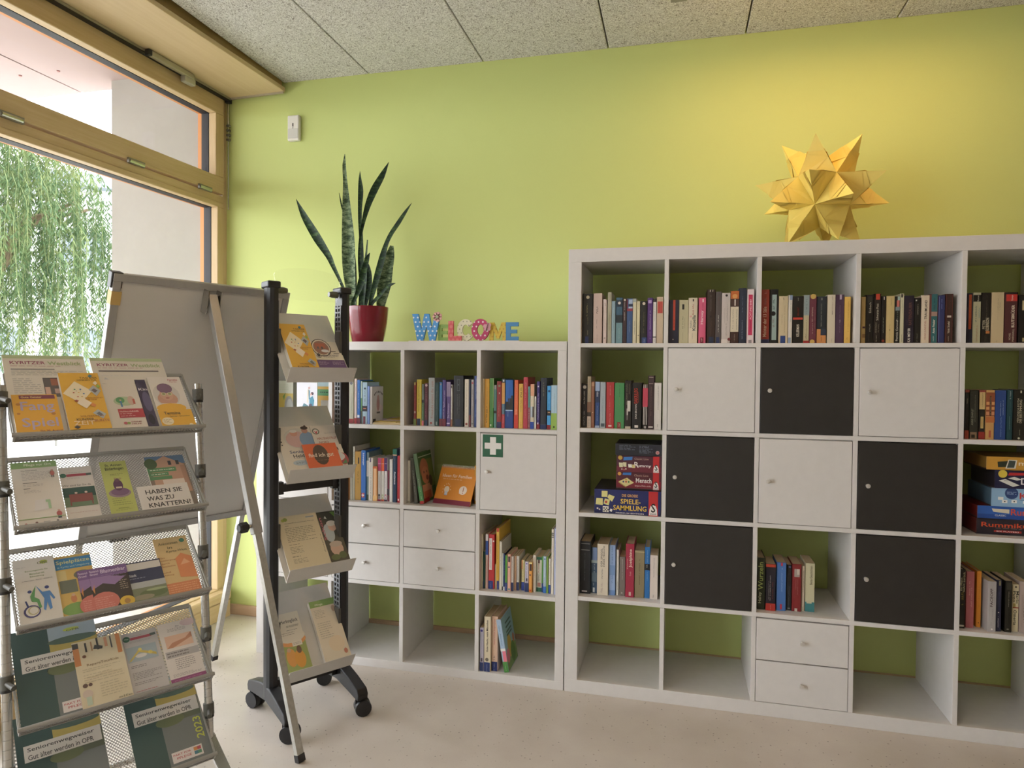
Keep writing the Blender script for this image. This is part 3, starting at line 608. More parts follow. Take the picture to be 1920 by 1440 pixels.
 (0.229, 0.041, 0.198, 0.049, '8c7f62', 'khaki', 'm .28 .82 .5 .2 50462f;b .955 .975 0 1 b8a884'),
 (0.27, 0.022, 0.213, 0.051, '2f72b4', 'bright blue', 'b .55 .67 0 1 141c24;m .6 .66 .4 .4 c0b8a8;m .7 .95 .5 .2 a8ccE8;m .34 .52 .5 .16 a8cce8'),
 (0.292, 0.032, 0.182, 0.047, 'd3c8be', 'pinkish white', 'm .5 .94 .5 .14 4c4844;m .04 .1 .45 .2 4c4844'),
],
'T43': [
 (0.006, 0.031, 0.205, 0.041, '27301f', 'dark green', 't .38 .92 .42 .62 a3b466 Wurzeln;t .12 .34 .38 .48 b8bc98 Haley'),
 (0.038, 0.037, 0.184, 0.036, '201d2a', 'black and red', 'b .94 1 0 1 b8432f;b 0 .155 0 1 b8382f;m .22 .76 .45 .14 c8c4c0;m .24 .64 .3 .12 a8a4a0;m .26 .62 .7 .16 8c3c3c;m .03 .12 .5 .12 e0a898'),
 (0.079, 0.036, 0.191, 0.045, '4a74b4', 'blue', 'm .4 .9 .55 .18 a8c4e8;b .93 1 .42 .62 b83c4c;b .03 .14 .38 .6 b83c4c'),
 (0.118, 0.019, 0.181, 0.058, '1b1e23', 'black', 'm .08 .62 .5 .16 8c98a8;b .94 .97 .4 .8 5c6c9c;b .03 .06 .3 .75 8c9090'),
 (0.138, 0.034, 0.187, 0.053, '82282a', 'dark red', 'b .73 .9 .22 .8 a89c94;b .78 .9 .5 .8 cfc4b8;m .36 .68 .6 .12 c08880;m .46 .68 .4 .12 c08880;b 0 .065 .3 .6 d0c4b8'),
 (0.175, 0.011, 0.179, 0.063, 'd6cab6', 'cream', 'm .42 .9 .5 .3 3c3630;m .03 .1 .5 .4 3c3630'),
 (0.188, 0.035, 0.191, 0.064, 'c6c1a0', 'pale green-cream', 't .56 .95 .6 .28 6c6450 Beste Geschichten;b 0 .2 0 1 3f7c80;b .17 .22 .15 .7 c6c1a0'),
],
'T45': [
 (0.008, 0.021, 0.219, 0.029, '14120d', 'black', 't .63 .96 .7 .34 c9c29c kehrt zurück;t .64 .86 .3 .3 c9c29c Ein Mann;m .4 .62 .5 .6 8c7c30;b .03 .06 .1 .85 c8c4b4'),
 (0.035, 0.028, 0.21, 0.042, 'a55c5e', 'dusty rose', 'm .38 .72 .65 .2 d8a89c;m .58 .84 .4 .2 d8a89c'),
 (0.075, 0.017, 0.209, 0.058, 'cf842c', 'orange', 'm .35 .9 .5 .16 7c4c18;c .08 .5 .12 4c2c10'),
 (0.099, 0.027, 0.184, 0.021, 'a8a3a0', 'silver-grey', 't .5 .86 .4 .34 3c2024 FACEOFF;m .52 .82 .75 .16 7c7478;m .26 .46 .55 .25 8c8488;m .12 .2 .4 .16 8c8488;c .05 .5 .12 e8e4e0'),
 (0.13, 0.017, 0.188, 0.032, '262a45', 'navy', 'm .08 .3 .4 .3 c8c8d0;b .36 .38 .3 .55 d8d4cc;m .42 .78 .5 .25 4c5474;b .9 .99 .4 .75 8c8868'),
 (0.157, 0.023, 0.188, 0.031, '17160f', 'black', 'm .5 .8 .5 .16 b0aa98;b .83 .97 .2 .85 33322a;b .05 .07 .3 .6 8c8878'),
 (0.185, 0.022, 0.174, 0.044, 'cdc2a0', 'cream', 'T .6 .86 .75 .4 15130e Mario;T .62 .86 .3 .4 15130e Puzo;T .14 .46 .45 .46 15130e Omerta;b .93 .97 .35 .65 5c5844;b .5 .52 .1 .95 8c2c24;b .52 .6 .15 .5 9c8c50'),
 (0.208, 0.028, 0.186, 0.045, 'a8988f', 'lilac-grey', 'm .2 .9 .6 .3 544a48;m .1 .85 .35 .15 7c706c'),
],
'S13': [
 (0.033, 0.013, 0.193, 0.03, '8a3434', 'dark red', 'm .56 .82 .5 .3 d8a8a0;b .28 .33 .3 .75 d8ccc0;b 0 .15 0 1 7a8c48;b .93 1 .15 .8 b0a05c'),
 (0.047, 0.024, 0.205, 0.03, 'd3bf4c', 'yellow', 'm .3 .85 .45 .3 4c4420;b 0 .15 .1 .8 1f2b52;m .85 .96 .5 .2 4c4420'),
 (0.072, 0.01, 0.185, 0.03, '7c8c88', 'grey-green', 'b .1 .55 0 1 5c7c58;b .55 .62 0 1 1c1c1c;b 0 .12 0 1 d87c80;m .15 .5 .5 .4 b0c0a8'),
 (0.084, 0.017, 0.189, 0.03, '5a2c36', 'maroon', 'c .95 .55 .35 c8b0b0;m .55 .8 .5 .3 b88c90;m .2 .4 .4 .3 a87c80;b 0 .13 .15 .95 1f2c48'),
 (0.103, 0.03, 0.213, 0.03, 'a5aaab', 'light grey', 't .16 .94 .6 .4 9c7c70 Freunde müsst ihr sein;t .3 .56 .2 .18 4c4c4c Hannes Wagner;c .06 .45 .18 8c4038'),
 (0.133, 0.02, 0.193, 0.03, '24403f', 'dark green', 'm .25 .8 .4 .2 7c8c80;b .02 .1 .3 .6 8c9c94'),
 (0.154, 0.014, 0.195, 0.03, '3f7cb8', 'blue', 'b 0 .17 0 1 6c2830;c .95 .5 .28 8c7c7c;m .2 .4 .6 .2 90b8d8'),
 (0.168, 0.018, 0.204, 0.03, '4a3a7c', 'purple', 'b 0 .16 0 1 6c2030;m .42 .78 .6 .3 c8bcd8;m .16 .55 .4 .4 d8d0e4'),
 (0.188, 0.019, 0.196, 0.03, '54407a', 'mauve', 'b .67 1 0 1 8c7c9c;t .19 .52 .5 .38 d0c4e0 Die Schwester;m .72 .95 .5 .2 5c4c6c;b .05 .08 .1 .85 c8bcd8'),
 (0.207, 0.009, 0.184, 0.03, 'd8d6d0', 'white', 'b 0 .17 0 1 8c5c44;m .2 .8 .5 .4 5c5854;b .92 .98 .2 .7 2c2c2c'),
 (0.22, 0.047, 0.224, 0.03, '1a1b1c', 'black', 'm .25 .64 .4 .08 7c7c7c;m .16 .64 .58 .08 7c7c7c;b 0 .15 .2 .75 1a2640;b .7 .93 .36 .4 54585a;b .7 .93 .6 .64 54585a;b .915 .93 .36 .64 54585a;b .7 .715 .36 .64 54585a;c .82 .5 .06 6c7074'),
 (0.271, 0.02, 0.209, 0.03, 'dcd2c0', 'cream', 'm .42 .94 .5 .2 5c3c34;m .2 .38 .5 .2 6c645c;c .06 .5 .28 8c3c30'),
 (0.291, 0.009, 0.208, 0.03, '1c2844', 'navy', 'b 0 .25 .3 1 7c3430'),
 (0.301, 0.013, 0.207, 0.03, 'a8a2a0', 'grey', 'c .93 .5 .3 a8303c;m .12 .84 .5 .4 4c4848;c .07 .5 .3 6c6864'),
 (0.315, 0.016, 0.224, 0.03, '2c4076', 'navy blue', 'm .55 .95 .6 .25 c8d4e8;m .2 .45 .5 .4 6c8cc0'),
],
'S14': [
 (0.001, 0.008, 0.212, 0.03, 'd8c8a4', 'pale cream', 'm .3 .8 .5 .3 b0a080'),
 (0.009, 0.023, 0.212, 0.03, 'dca63c', 'golden yellow', 't .1 .28 .45 .26 2c2010 RITTER;m .3 .46 .5 .5 4c3c20;m .48 .84 .55 .14 8c6c30;m .01 .1 .4 .25 c8a880'),
 (0.032, 0.019, 0.214, 0.03, '4f8c44', 'green', 'm .22 .35 .4 .3 1c3c18;m .4 .95 .4 .2 3c5c30;b .4 1 .88 1 b8c898;b .03 .07 .15 .5 d8e0c8'),
 (0.052, 0.012, 0.185, 0.03, '5f9490', 'teal-grey', 'm .4 .9 .5 .3 2c5450;b .34 .4 0 1 201c20;b .9 1 .2 .9 9c9c9c'),
 (0.064, 0.022, 0.202, 0.03, '93302f', 'dark red', 'b 0 .13 .1 .95 2a2c5c;m .25 .56 .5 .3 c89c94;c .9 .55 .25 8c8c6c;b .73 .76 .5 .65 e8e0d8'),
 (0.087, 0.014, 0.213, 0.03, '5c7c90', 'beige and blue', 'b .92 1 0 1 1f3440;b .49 .92 0 1 dca45c;b 0 .28 0 1 b83c44;m .3 .46 .5 .3 a8b8c0;m .1 .27 .5 .3 e0c0c0;b .94 .98 .3 .8 d8e0e4'),
 (0.103, 0.035, 0.208, 0.03, '2c68b8', 'bright blue', 'b .38 .55 .05 1 1f2224;b .55 .62 .35 1 1f2224;b .62 .68 .75 1 1f2224;b 0 .36 0 1 23448c;b .36 .38 0 .95 a8c4e0;m .24 .38 .35 .1 c8d8ec;m .5 .85 .5 .25 2450a0'),
 (0.142, 0.018, 0.208, 0.03, 'e06a42', 'orange-red', 'm .3 .92 .55 .3 f0b090;m .28 .4 .5 .35 f4d8c8;b .02 .06 .3 .8 f0c8b8;b 0 .28 0 1 cc4030'),
 (0.162, 0.02, 0.192, 0.03, 'e0b254', 'warm yellow', 't .37 .65 .5 .22 5c3c18 Cornelia Funke;m .7 .92 .5 .55 2c2414;m .05 .16 .5 .4 b08838'),
 (0.182, 0.021, 0.221, 0.03, 'b23a48', 'rose red', 'm .2 .68 .45 .3 e0948c;m .7 .9 .55 .25 f0d0cc'),
 (0.203, 0.01, 0.182, 0.03, '5fa09c', 'teal', 't .03 .5 .4 .5 f0e8e0 Tochter;b 0 .5 0 1 8c5058;m .04 .48 .5 .4 f0e0d8;m .55 .9 .5 .3 2c6460'),
 (0.213, 0.017, 0.191, 0.03, 'e0d4bc', 'cream and salmon', 'b .74 1 .05 1 e0a888;b 0 .16 0 1 2448a0;m .52 .7 .4 .2 7c6c5c;b .26 .5 .6 1 4c4038;b .26 .5 .1 .6 b8c4d0;m .17 .25 .5 .3 4c4c5c'),
 (0.232, 0.007, 0.139, 0.03, 'dcdad4', 'white', 'm .2 .9 .5 .5 5c5c60'),
 (0.241, 0.014, 0.203, 0.03, '3a2c70', 'indigo', 'b 0 .11 0 1 8c2838;m .2 .76 .55 .5 c8c0dc;b .88 .91 .3 .7 e0dce8;b .1 .14 .3 .6 e0dce8'),
 (0.257, 0.027, 0.218, 0.03, '262c38', 'dark slate', 'b 0 .085 0 1 22305c;m .65 .92 .5 .3 8c8870;b .085 .09 0 1 5c6478'),
 (0.286, 0.017, 0.185, 0.03, '4aa0dc', 'sky blue', 'b .32 .44 0 1 241c1c;b .38 .4 .2 .8 d8a880;b 0 .1 0 1 8c2830;m .45 .7 .5 .3 2468a8;c .88 .5 .3 1c4878;b .44 .46 0 1 4aa0dc'),
 (0.303, 0.026, 0.188, 0.03, 'a8c4d4', 'pale blue and green', 'b 0 .37 0 1 94b454;m .3 .82 .55 .2 8098a0;m .1 .25 .5 .1 7c9c44;b .04 .08 .4 .65 2c3c20'),
],
'S12': [
 (0.052, 0.016, 0.209, 0.03, 'a84034', 'red', 'm .2 .8 .5 .3 e0c0b8'),
 (0.069, 0.024, 0.214, 0.03, 'b8b8a4', 'grey-green', 'b 0 .1 0 1 8c2428;m .12 .4 .5 .2 4c5c44;m .4 .65 .5 .2 a8706c;c .86 .5 .3 5c5c64;b .88 .98 .4 .6 3c3c40'),
 (0.096, 0.013, 0.205, 0.03, 'dcc8c0', 'pinkish white', 'b 0 .12 0 1 9c2428;m .6 .95 .5 .25 5c5450'),
 (0.11, 0.016, 0.199, 0.03, '2468b8', 'blue', 'b 0 .13 0 1 6c2434;m .35 .75 .5 .35 d8e0f0;b .14 .2 .1 .8 e0e8f4;m .8 .9 .5 .4 4cb0e0'),
 (0.128, 0.008, 0.194, 0.03, '4c7c50', 'green photo', 'b .6 1 0 1 a0b8b0;b 0 .3 0 1 3c3c34'),
 (0.136, 0.025, 0.189, 0.03, 'a0bccc', 'pale blue', 'b .3 .43 0 1 241c2c;b .36 .375 .2 .8 d88c6c;b 0 .18 .2 .65 6c2434;m .45 .7 .5 .4 4c3c4c;m .72 .82 .5 .3 2c4c70;c .85 .55 .2 1c3040'),
 (0.161, 0.012, 0.172, 0.03, '7490cc', 'periwinkle blue', 'm .1 .95 .5 .3 c8d0ec'),
],
'S22': [
 (0.06, 0.01, 0.14, 0.03, 'd08c3c', 'orange', 'b 0 .03 0 1 b8302c'),
 (0.07, 0.016, 0.139, 0.038, 'c4c2b4', 'pale grey', 'm .2 .8 .5 .3 8c8c80'),
 (0.086, 0.007, 0.246, 0.042, 'd8d4c4', 'off-white', 'm .7 .9 .5 .5 5c5448'),
 (0.093, 0.032, 0.223, 0.044, 'b58d3c', 'ochre', 'm .35 .6 .5 .3 6c5420;b .75 .88 .5 .7 2c2410'),
 (0.125, 0.024, 0.23, 0.042, '2a69b8', 'blue', 'T .7 .95 .5 .36 d8e4f4 Schwanger;b .06 .15 .15 .75 b83448;b .095 .115 .2 .7 f0ece8;b .065 .145 .4 .5 f0ece8'),
 (0.149, 0.013, 0.22, 0.049, '7c9498', 'grey-teal', 'b .5 .83 .05 .9 dcdcd8;m .52 .8 .5 .4 8c8c90;b 0 .12 .2 1 2c4434'),
 (0.162, 0.022, 0.197, 0.043, 'dcd6cc', 'off-white', 'm .05 .6 .55 .3 1c1a18;m .62 .92 .55 .25 8c847c;b .9 1 .3 .6 4c4468'),
 (0.184, 0.021, 0.158, 0.044, 'dca068', 'pale orange', 'b .94 1 0 1 c86030;b 0 .94 .35 .65 e8c8a0;b 0 .16 0 1 e8bc7c'),
 (0.205, 0.016, 0.197, 0.05, 'd6d4d2', 'white and magenta', 'b .7 1 0 1 b03468;b .865 .873 .1 .9 e8d8e0;b 0 .04 0 1 a02c50;m .3 .62 .5 .25 7c7c84;t .11 .16 .5 .5 2c2c3c 1;b .05 .1 .3 .7 8c7c94'),
 (0.221, 0.015, 0.197, 0.052, 'd6d4cc', 'white and orange', 'b .7 1 0 1 d8542c;b .865 .873 .1 .9 f0dccc;b 0 .04 0 1 b8482c;m .3 .62 .5 .25 8c8c7c;t .1 .16 .5 .55 8ca03c 2;b .05 .09 .3 .7 b0b070'),
 (0.236, 0.015, 0.198, 0.052, 'd6d2d4', 'white and purple', 'b .7 1 0 1 4c1c60;b .865 .873 .1 .9 e0d4e4;b 0 .04 0 1 3c1c34;m .3 .62 .5 .25 4c4450;t .1 .16 .5 .55 c02c58 3;b .05 .09 .3 .7 a890a0'),
 (0.251, 0.011, 0.141, 0.053, '6c2438', 'maroon', 'b .2 .4 0 1 3c3440'),
 (0.264, 0.016, 0.193, 0.046, 'dedcd8', 'white', 'm .4 .9 .4 .2 7c7c7c'),
 (0.283, 0.02, 0.241, 0.04, '1c3450', 'navy and green', 'b .9 1 0 1 1c6450;b .88 .9 0 1 e0b08c;T .34 .58 .55 .42 e0e4ec Autismus;m .62 .84 .5 .2 7c90a8'),
 (0.304, 0.014, 0.212, 0.041, 'b42c34', 'red', 'm .3 .7 .5 .2 e0a09c;b .04 .08 .3 .7 f0e0dc'),
 (0.319, 0.007, 0.235, 0.04, 'd87c44', 'orange', 'm .6 .85 .5 .4 7c3c1c'),
],
'S34': [
 (0.001, 0.007, 0.238, 0.031, 'd8d0b8', 'cream', 'm .5 .95 .5 .4 8c6c50'),
 (0.008, 0.01, 0.162, 0.033, '1d5048', 'dark green', 'b 0 .2 0 .5 26386c'),
 (0.018, 0.013, 0.239, 0.036, 'd8b4a8', 'pink and blue', 'b .88 1 0 1 e0d8d8;b .62 .88 0 1 33509c;m .1 .55 .6 .3 8c4c5c'),
 (0.032, 0.027, 0.239, 0.036, 'c03438', 'red', 'b .35 .93 .1 .6 e0d8d4;m .65 .9 .35 .2 3c3444;m .38 .62 .35 .12 8c8088;b 0 .15 0 .8 263a80;m .01 .13 .4 .15 c8d0e4;c .88 .85 .14 e8dcd4'),
 (0.059, 0.006, 0.107, 0.043, 'b8b4a0', 'pale grey', 'm .3 .8 .5 .4 7c7c70'),
 (0.065, 0.015, 0.268, 0.038, 'dcb048', 'yellow', 'b .94 1 .2 .8 b83430;m .5 .88 .5 .3 6c3c20;b 0 .14 .3 1 263a80;m .2 .45 .5 .2 7c5c30'),
 (0.081, 0.012, 0.211, 0.035, 'dcd6c8', 'cream', 'm .5 .9 .5 .3 8c8478;m .1 .4 .5 .2 b8b0a4'),
 (0.094, 0.005, 0.161, 0.035, 'd8dcd4', 'pale green', 'b 0 .1 0 1 303030'),
 (0.1, 0.007, 0.161, 0.033, '22386c', 'dark blue', 'm .4 .8 .5 .4 b8c4e0;b 0 .1 0 1 e0e0e0'),
 (0.108, 0.01, 0.153, 0.031, '5c9c44', 'green', 'b 0 .23 0 1 263a80;m .01 .2 .5 .3 c8d0e4'),
 (0.12, 0.015, 0.161, 0.027, 'e4b09c', 'salmon', 'b .79 .94 .2 .8 3c2c34;c .65 .45 .25 5c4478;b .03 .08 .25 .75 4c8c90'),
 (0.135, 0.011, 0.151, 0.032, 'dcd4cc', 'white', 'b 0 .25 0 1 26305c;m .3 .9 .5 .3 8c807c'),
 (0.146, 0.009, 0.15, 0.045, 'e0b898', 'peach', 'm .1 .9 .5 .3 9c6c50'),
 (0.155, 0.012, 0.15, 0.048, 'dedcd6', 'white', 'b 0 .24 0 1 243464;m .3 .95 .5 .3 6c6c74'),
 (0.176, 0.014, 0.133, 0.054, 'dcd098', 'pale yellow', 'b 0 .28 0 1 26408c;m .35 .92 .5 .35 4c4430;b .7 1 0 .4 e0a070'),
 (0.194, 0.017, 0.131, 0.041, 'c8c4d4', 'lilac-white', 'b 0 .29 0 1 243464;c .93 .5 .2 4c4490;m .3 .85 .4 .5 8080a8;b .35 .45 .3 .7 3c3c4c'),
 (0.213, 0.015, 0.131, 0.035, 'e0a050', 'orange', 'b .72 .94 .2 .85 4c3430;c .58 .4 .22 2c2430;b .04 .1 .2 .7 c03c30;b .94 1 0 1 e0d090'),
 (0.228, 0.014, 0.16, 0.046, 'dcd4c4', 'cream', 'm .4 .95 .5 .25 a8606c;m .05 .4 .5 .2 b0a898'),
 (0.242, 0.024, 0.15, 0.058, 'd8d8c8', 'white and dark green', 'b 0 .12 0 1 1d5c44;b .92 1 0 1 1d5c44;t .3 .52 .35 .3 2c2c2c KENNST;t .54 .8 .4 .25 b8383c DU DAS;m .3 .55 .65 .16 6c6c6c;b .14 .26 .2 .8 b07c70;b .82 .92 .3 .6 5c3030'),
 (0.266, 0.006, 0.155, 0.053, '5c9848', 'green', 'b 0 .25 0 1 263c80'),
 (0.274, 0.013, 0.158, 0.045, 'b8cce0', 'pale blue', 'c .93 .5 .25 4c74a8;m .5 .88 .5 .25 5c80b0;b 0 .18 0 1 3c70b8;m .2 .45 .4 .5 6c88a0'),
 (0.288, 0.008, 0.158, 0.045, '7c9c48', 'olive green', 'm .2 .8 .5 .3 a0b870'),
 (0.298, 0.009, 0.15, 0.044, 'dedad4', 'white', 'b 0 .25 0 1 2c4c94;m .35 .9 .5 .3 6c5c60'),
 (0.31, 0.011, 0.28, 0.037, 'e0d8c8', 'cream', 'b .9 .92 .1 .9 24242c;b .93 .945 .1 .9 24242c;b .87 .885 .1 .9 24242c;m .5 .8 .5 .35 b07c78'),
 (0.322, 0.011, 0.283, 0.037, 'b4bcdc', 'lilac-blue', 'm .4 .9 .5 .4 5c649c'),
],
'S44': [
 (0.004, 0.018, 0.19, 0.008, 'b8b4c4', 'lilac-grey', 'b 0 .2 0 .9 1f3164;m .3 .9 .5 .25 7c7c90;c .93 .45 .3 3c3480;b .22 .3 .3 .7 3c3440'),
 (0.023, 0.03, 0.24, 0.008, 'd9cdb0', 'cream', 'b 0 .17 0 .9 20346c;t .36 .94 .5 .34 2c241c Gute Nacht, mein Mäuschen;c .22 .45 .26 6c6458;m .01 .14 .45 .15 c8d0e4'),
 (0.053, 0.028, 0.239, 0.022, 'dcbca4', 'pinkish cream', 'b 0 .17 0 .95 20306c;t .48 .95 .5 .24 b8524c Meine ersten Fingerspiele;m .2 .28 .4 .4 3c2c24;m .01 .14 .45 .15 c8d0e4'),
],
}
def book(x, y, z, w, h, dep, hexc, items, label, group, lean=0., turn=0., hard=None):
    hard = (h > .195) if hard is None else hard
    Mx = Matrix.Translation((x, y, z)) @ Matrix.Rotation(turn, 4, 'Z')
    if lean: Mx = Mx @ Matrix.Translation((w/2 if lean > 0 else -w/2, 0, 0)) @ Matrix.Rotation(lean, 4, 'Y') @ Matrix.Translation((-w/2 if lean > 0 else w/2, 0, 0))
    B = thing('book', label, 'book', Mx, group)
    M = mat(hexc, .42); t = .0022 if hard else .0008; b = MB(); k = .0012 if w > .008 else 0
    sp = [(-w/2, .003), (-w/2+k, .0004), (0, 0), (w/2-k, .0004), (w/2, .003)]
    n = len(sp)
    vs = [(a, c, 0) for a, c in sp]+[(w/2, dep, 0), (w/2-t, dep, 0), (w/2-t, .005, 0), (-w/2+t, .005, 0), (-w/2+t, dep, 0), (-w/2, dep, 0)]
    m_ = len(vs); vs += [(a, c, h) for a, c, _ in vs]
    b.add(vs, [(i, (i+1) % m_, m_+(i+1) % m_, m_+i) for i in range(m_)]+[tuple(range(m_))[::-1], tuple(range(m_, 2*m_))], M)
    b.build('cover', B)
    inset = .003 if hard else .0002
    MB().box(-w/2+t, w/2-t, .004, dep-.002, inset, h-inset, PAGES).build('pages', B)
    paint(items, w, h, B, -w/2, 0, 0, True, .42)
    return B
for cell, rows in BOOKS.items():
    cx, cz = org(cell[0], int(cell[1]), int(cell[2]))
    for i, (x, w, h, y, hx, desc, items) in enumerate(rows):
        w = max(w-.0006, .004); dep = min(.17, max(.11, h*.66))
        if cell == 'S34': dep = min(.20, max(.11, h*.8))
        book(cx+x+w/2, y, cz+.0002, w, h, dep, hx, items, '%s book, %s from left in the %s' % (desc, ORD[i], CELLS[cell]), 'books in the '+CELLS[cell])

def slab(name, x, y, z, w, h, th, hexc, items, label, cat, group=None, Mx=None, rough=.45, pages=False):
    """a flat printed thing: front face in its local xz plane"""
    B = thing(name, label, cat, Mx if Mx is not None else Matrix.Translation((x, y, z)), group)
    if pages and th > .002:
        MB().box(0, w, 0, .0006, 0, h, mat(hexc, rough)).build('cover', B)
        MB().box(.0006, w-.0006, .0007, th, .0006, h-.0006, mat('cfc8ba', .8)).build('sheets', B)
    else: MB().box(0, w, 0, th, 0, h, mat(hexc, rough)).build('sheet' if th < .003 else 'box', B)
    paint(items, w, h, B, 0, 0, 0, False, rough)
    return B
# leaning books
cx, cz = org('S', 2, 3); G = 'books beside the desk calendar'
book(cx+.008, .04, cz, .013, .193, .15, 'd2cdc2', 'm .3 .9 .6 .25 5c646c;m .1 .25 .5 .2 7c7c7c;b 0 .06 0 1 a8a090', 'thin cream book leaning upright beside the grey and green books', G)
book(cx+.0425, .042, cz, .019, .206, .16, '55564e', 'm .2 .72 .5 .3 c8c8c4', 'dark grey book leaning left against the thin cream book', G, lean=R(-6.2))
gb = book(cx+.0745, .036, cz, .019, .226, .17, '5f7a58', 'b 0 .35 0 1 4f8c50;b 0 .06 0 1 b83434;m .1 .5 .5 .3 c8d8c0', 'green book with a baby photograph cover leaning left', G, lean=R(-9.5))
b = MB(); X = .0098   # cover photograph on its right side: baby's face on green
def side(y0, y1, z0, z1, hx, d): b.add([(X+d, y0, z0), (X+d, y1, z0), (X+d, y1, z1), (X+d, y0, z1)], [(0, 1, 2, 3)], mat(hx, .4))
def sided(yc, zc, ry, rz, hx, d, n=18): b.add([(X+d, yc+ry*math.cos(6.2832*i/n), zc+rz*math.sin(6.2832*i/n)) for i in range(n)], [tuple(range(n))], mat(hx, .4))
side(.006, .168, .002, .224, '3d6434', .0001); side(.09, .168, .06, .19, '6f7a3c', .0002); sided(.06, .15, .05, .048, 'b06a50', .0003); sided(.065, .12, .045, .04, 'c07a5c', .0004)
side(.01, .12, .012, .08, 'c98c6c', .0005); side(.02, .1, .012, .05, 'b8583c', .0006); side(.004, .07, .001, .02, '9c2028', .0007); sided(.05, .135, .006, .006, '3c2018', .0008); sided(.082, .135, .005, .006, '3c2018', .0008); sided(.08, .108, .014, .012, '6c2420', .0008)
side(.008, .166, .205, .209, 'c8d0b8', .0004); sided(.115, .09, .02, .025, '4c2c20', .0009); b.build('cover_photo', gb)
# desk calendar: an orange tent with a wire spiral
cal = thing('desk_calendar', 'orange desk calendar with wire spiral and plum bottom band', 'calendar', Matrix.Translation((cx+.108, .079, cz)) @ Matrix.Rotation(R(-12.5), 4, 'Z'))
CW, CH = .192, .176; tilt = R(-26)
TF = Matrix.Rotation(tilt, 4, 'X')
pg = MB().box(0, CW, 0, .004, 0, CH, mat('d98c2f', .5)).build('front_page', cal); pg.matrix_parent_inverse = Matrix(); pg.matrix_local = TF
pg2 = MB().box(0, CW, -.0, .002, 0, CH, mat('c98c34', .6)).build('back_card', cal); pg2.matrix_local = Matrix.Translation((0, 2*CH*math.sin(-tilt), 0)) @ Matrix.Rotation(-tilt, 4, 'X')
MB().box(0.002, CW-.002, .0, 2*CH*math.sin(-tilt), .0, .0015, mat('b8b0a0', .7)).build('base_card', cal)
paint('b 0 1 0 .13 7c1c34;t .09 .89 .76 .085 f4ddc8 Ideen für Familien;l .12 .86 .645 .69 1 e8bc94;e .29 .39 .07 .09 e4d2ba;b .25 .33 .24 .34 c8ccd8;b .255 .325 .235 .25 8c9cc0;e .73 .40 .105 .115 ecdccb;g ecdccb .62 .33 .68 .3 .7 .34;b .725 .745 .37 .48 a8642c;c .735 .33 .012 b03434;b .18 .2 .38 .4 f0d8b0;b .2 .22 .47 .49 f0d8b0;b .25 .26 .51 .54 f0d8b0;b .29 .3 .53 .56 f0d8b0;b .33 .34 .51 .54 f0d8b0;b .37 .385 .47 .49 f0d8b0;b .385 .41 .38 .4 f0d8b0;b .19 .205 .3 .32 f0d8b0', CW, CH, pg, 0, 0, 0)
b = MB()
apex = TF @ Vector((0, 0, CH))
for i in range(26):
    x = .006+i*(CW-.012)/25; pts = [(x+.0012*k/8, apex.y+.003+.008*math.cos(k*.785), apex.z+.001+.0075*math.sin(k*.785)) for k in range(9)]
    b.tube(pts, .0012, mat('dedad2', .4, .2), 4)
tag(b.build('wire_spiral', cal), 'white wire spiral binding')
slab('notebook', cx+.2985, .10, cz, .018, .175, .012, 'c9952e', 'b .1 .7 .1 .7 b8b4bc', 'yellow notebook standing behind the desk calendar', 'notebook', pages=True)
slab('notebook', cx+.318, .09, cz, .015, .17, .02, '8c8c98', 'l .1 .9 .2 .8 5 6c6c7c', 'grey notebook between the desk calendar and the cube side', 'notebook', pages=True)
# the leaning picture book at the bottom
cx, cz = org('S', 4, 4)
pb = book(cx+.1215, .02, cz, .022, .229, .17, 'a8c0d8', 'b 0 .2 .05 1 4f8c44;b .2 .4 .3 1 e07c8c;b .4 .45 0 1 e8e4e0;m .5 .9 .45 .3 44648c;m .03 .16 .5 .2 c8d8c0', 'pale blue picture book leaning left in the bottom right cube', 'books in the '+CELLS['S44'], lean=R(-9.8))
b = MB(); X = .0112
side(.004, .168, .002, .227, '8fb4bc', .0001); side(.004, .168, .002, .08, '7c9c58', .0002); sided(.07, .09, .03, .05, 'c8a84c', .0003); sided(.03, .06, .025, .03, 'd8788c', .0004); sided(.11, .05, .035, .045, '54803c', .0004); sided(.14, .1, .015, .02, 'c06c48', .0005)
for z in (.19, .17, .15, .135): side(.05, .135, z, z+.008, '33544c', .0006)
b.build('cover_picture', pb)
# flat pamphlets and small booklets in the plant cube
cx, cz = org('S', 1, 2)
book(cx+.1797, .03, cz+.0002, .012, .1695, .115, 'b8b4ae', '', 'pale grey picture-cover book, last in the cube beneath the red plant pot', 'books in the '+CELLS['S12'])
pc = bpy.data.objects[[o.name for o in COL.objects if o.name.startswith('book')][-1]] if False else None
b = MB(); X = .0062
side(.004, .114, .001, .168, 'c9c5c0', .0001); sided(.06, .09, .016, .034, 'b08480', .0002); sided(.06, .118, .011, .012, 'b88c84', .0003); side(.006, .036, .008, .022, '2c2c2c', .0002); sided(.075, .07, .035, .016, 'd8c8c4', .00015)
for k in range(7): a_ = .5+k*.36; side(.062-.045*math.cos(a_)-.004, .062-.045*math.cos(a_)+.004, .118+.022*math.sin(a_), .127+.022*math.sin(a_), '4c4844', .0003)
side(.045, .08, .045, .053, '4c4844', .0003)
LAST = [o for o in COL.objects if o.type == 'EMPTY'][-1]; b.build('cover_picture', LAST)
